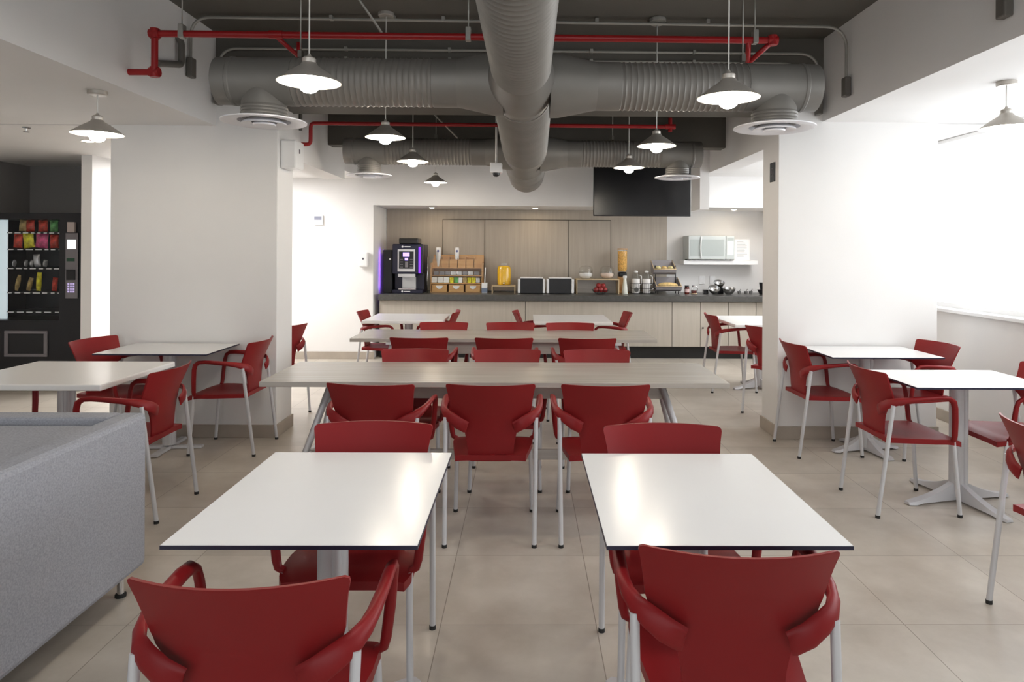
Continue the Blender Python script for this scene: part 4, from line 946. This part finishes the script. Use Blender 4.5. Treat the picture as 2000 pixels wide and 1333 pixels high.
# steel bowls
def sbowl(x, y, z, R_, tilt, lab, rz=0):
    o = obj('steel_bowl', lathe(new(), [(0.0, 0.0), (R_*0.4, 0.0), (R_*0.75, R_*0.30), (R_*0.96, R_*0.75), (R_*1.0, R_*0.98), (R_*0.96, R_*0.98), (R_*0.92, R_*0.75), (R_*0.70, R_*0.33), (R_*0.38, 0.008), (0.0, 0.006)], (0, 0, 0), 32), m_steel)
    o.location = (x, y, z); o.rotation_euler = (tilt, 0, rz); return tag(o, lab, 'bowl', 'steel mixing bowls on the right of the buffet')
sbowl(bx(1392), 9.62, K+0.020, 0.082, 0.55, 'left steel bowl tilted toward the viewer on the buffet')
sbowl(bx(1421.5), 9.62, K+0.001, 0.092, 0.18, 'right steel bowl tilted on the buffet')
sbowl(bx(1409), 9.80, K+0.095, 0.078, 0.45, 'steel bowl raised behind the two front steel bowls')
tag(obj('bowl_block', B(bx(1400), bx(1418), 9.77, 9.87, K, K+0.09, 0.006), m_blk), 'dark block under the raised steel bowl', 'block')
tag(obj('napkin_box', B(bx(1375), bx(1384), 9.66, 9.74, K, K+0.06, 0.006), m_blk), 'low black box left of the steel bowls', 'box')
for px, lab in ((1443, 'left small dark sauce cup with a spoon'), (1456, 'middle small dark sauce cup with a spoon'), (1465.5, 'right small dark sauce cup with a spoon')):
    t = thing('sauce_cup', lab+' near the buffet corner', 'cup', (bx(px), 9.64, K))
    obj('cup_body', lathe(new(), [(0.0, 0.0), (0.018, 0.0), (0.028, 0.045), (0.025, 0.045), (0.016, 0.004), (0.0, 0.004)], (0, 0, 0), 18), m_steel, t)
    obj('spoon', tube(new(), [(-0.01, 0, 0.02), (0.02, -0.01, 0.075)], 0.004, 8), m_wire, t)
t = thing('bowl_stack', 'stack of dark bowls at the right end of the buffet by the pillar', 'bowls', (bx(1487), 9.60, K))
obj('lower_bowl', lathe(new(), [(0.04, 0.0), (0.075, 0.07), (0.0, 0.07)], (0, 0, 0), 20), m_blk, t)
obj('upper_bowl', lathe(new(), [(0.035, 0.071), (0.05, 0.17), (0.0, 0.17)], (0, 0, 0), 20), m_blk, t)
# microwave and shelf
tag(obj('wall_shelf', B(2.27, 3.34, 9.78, 10.079, 1.285, 1.345, 0.003), m_plwhite), 'white floating shelf under the microwave', 'shelf')
t = thing('microwave', 'silver microwave oven on the white wall shelf', 'microwave', (2.655, 9.90, 1.346))
obj('housing', B(-0.33, 0.33, -0.15, 0.17, 0.012, 0.355, 0.008), m_lilac, t)
d = obj('door', B(-0.33, 0.205, -0.172, -0.1505, 0.014, 0.352, 0.006), m_lilac, t)
obj('door_window', B(-0.305, 0.175, -0.176, -0.1725, 0.065, 0.30), m_mwglass, d)
obj('door_handle', tube(new(), rounded([(-0.15, -0.176, 0.03), (-0.155, -0.20, 0.06), (-0.165, -0.205, 0.18), (-0.155, -0.20, 0.30), (-0.145, -0.176, 0.34)], 0.05), 0.008, 10), m_plwhite, d)
cpn = obj('control_panel', B(0.208, 0.33, -0.172, -0.1505, 0.014, 0.352, 0.006), m_lilac, t)
obj('display', B(0.225, 0.315, -0.1745, -0.1725, 0.285, 0.325), m_mwglass, cpn)
obj('keypad', B(0.225, 0.315, -0.1745, -0.1725, 0.08, 0.27), m_plwhite, cpn)
for s in (-0.29, 0.29):
    for y_ in (-0.12, 0.14): obj('foot', lathe(new(), [(0.015, 0.0), (0.015, 0.012)], (s, y_, 0), 12), m_rubber, t)
t = thing('notice_sheet', 'white printed notice sheet standing on the shelf right of the microwave', 'notice', (3.155, 9.93, 1.346), 0)
obj('paper_sheet', B(-0.115, 0.115, -0.002, 0.002, 0.0, 0.31), m_paper, t)
b = new()
for i in range(13):
    wv = random.uniform(0.05, 0.085); box(b, -0.075, -0.075+wv*1.8, -0.0028, -0.0021, 0.27-i*0.018, 0.274-i*0.018)
obj('printed_lines', b, m_ink, t)
for px, lab in ((1372.5, 'left white wall socket above the steel bowls'), (1393, 'right white wall socket above the steel bowls')):
    t = thing('wall_socket', lab, 'socket', ((px-1027)*10.07/1333.3, 10.079, 0.99), 0, 'white sockets on the niche wall')
    obj('cover_plate', B(-0.042, 0.042, -0.010, 0, 0.0, 0.12, 0.003), m_plwhite, t)
    obj('socket_face', B(-0.02, 0.02, -0.013, -0.0105, 0.03, 0.09, 0.001), m_lam, t)
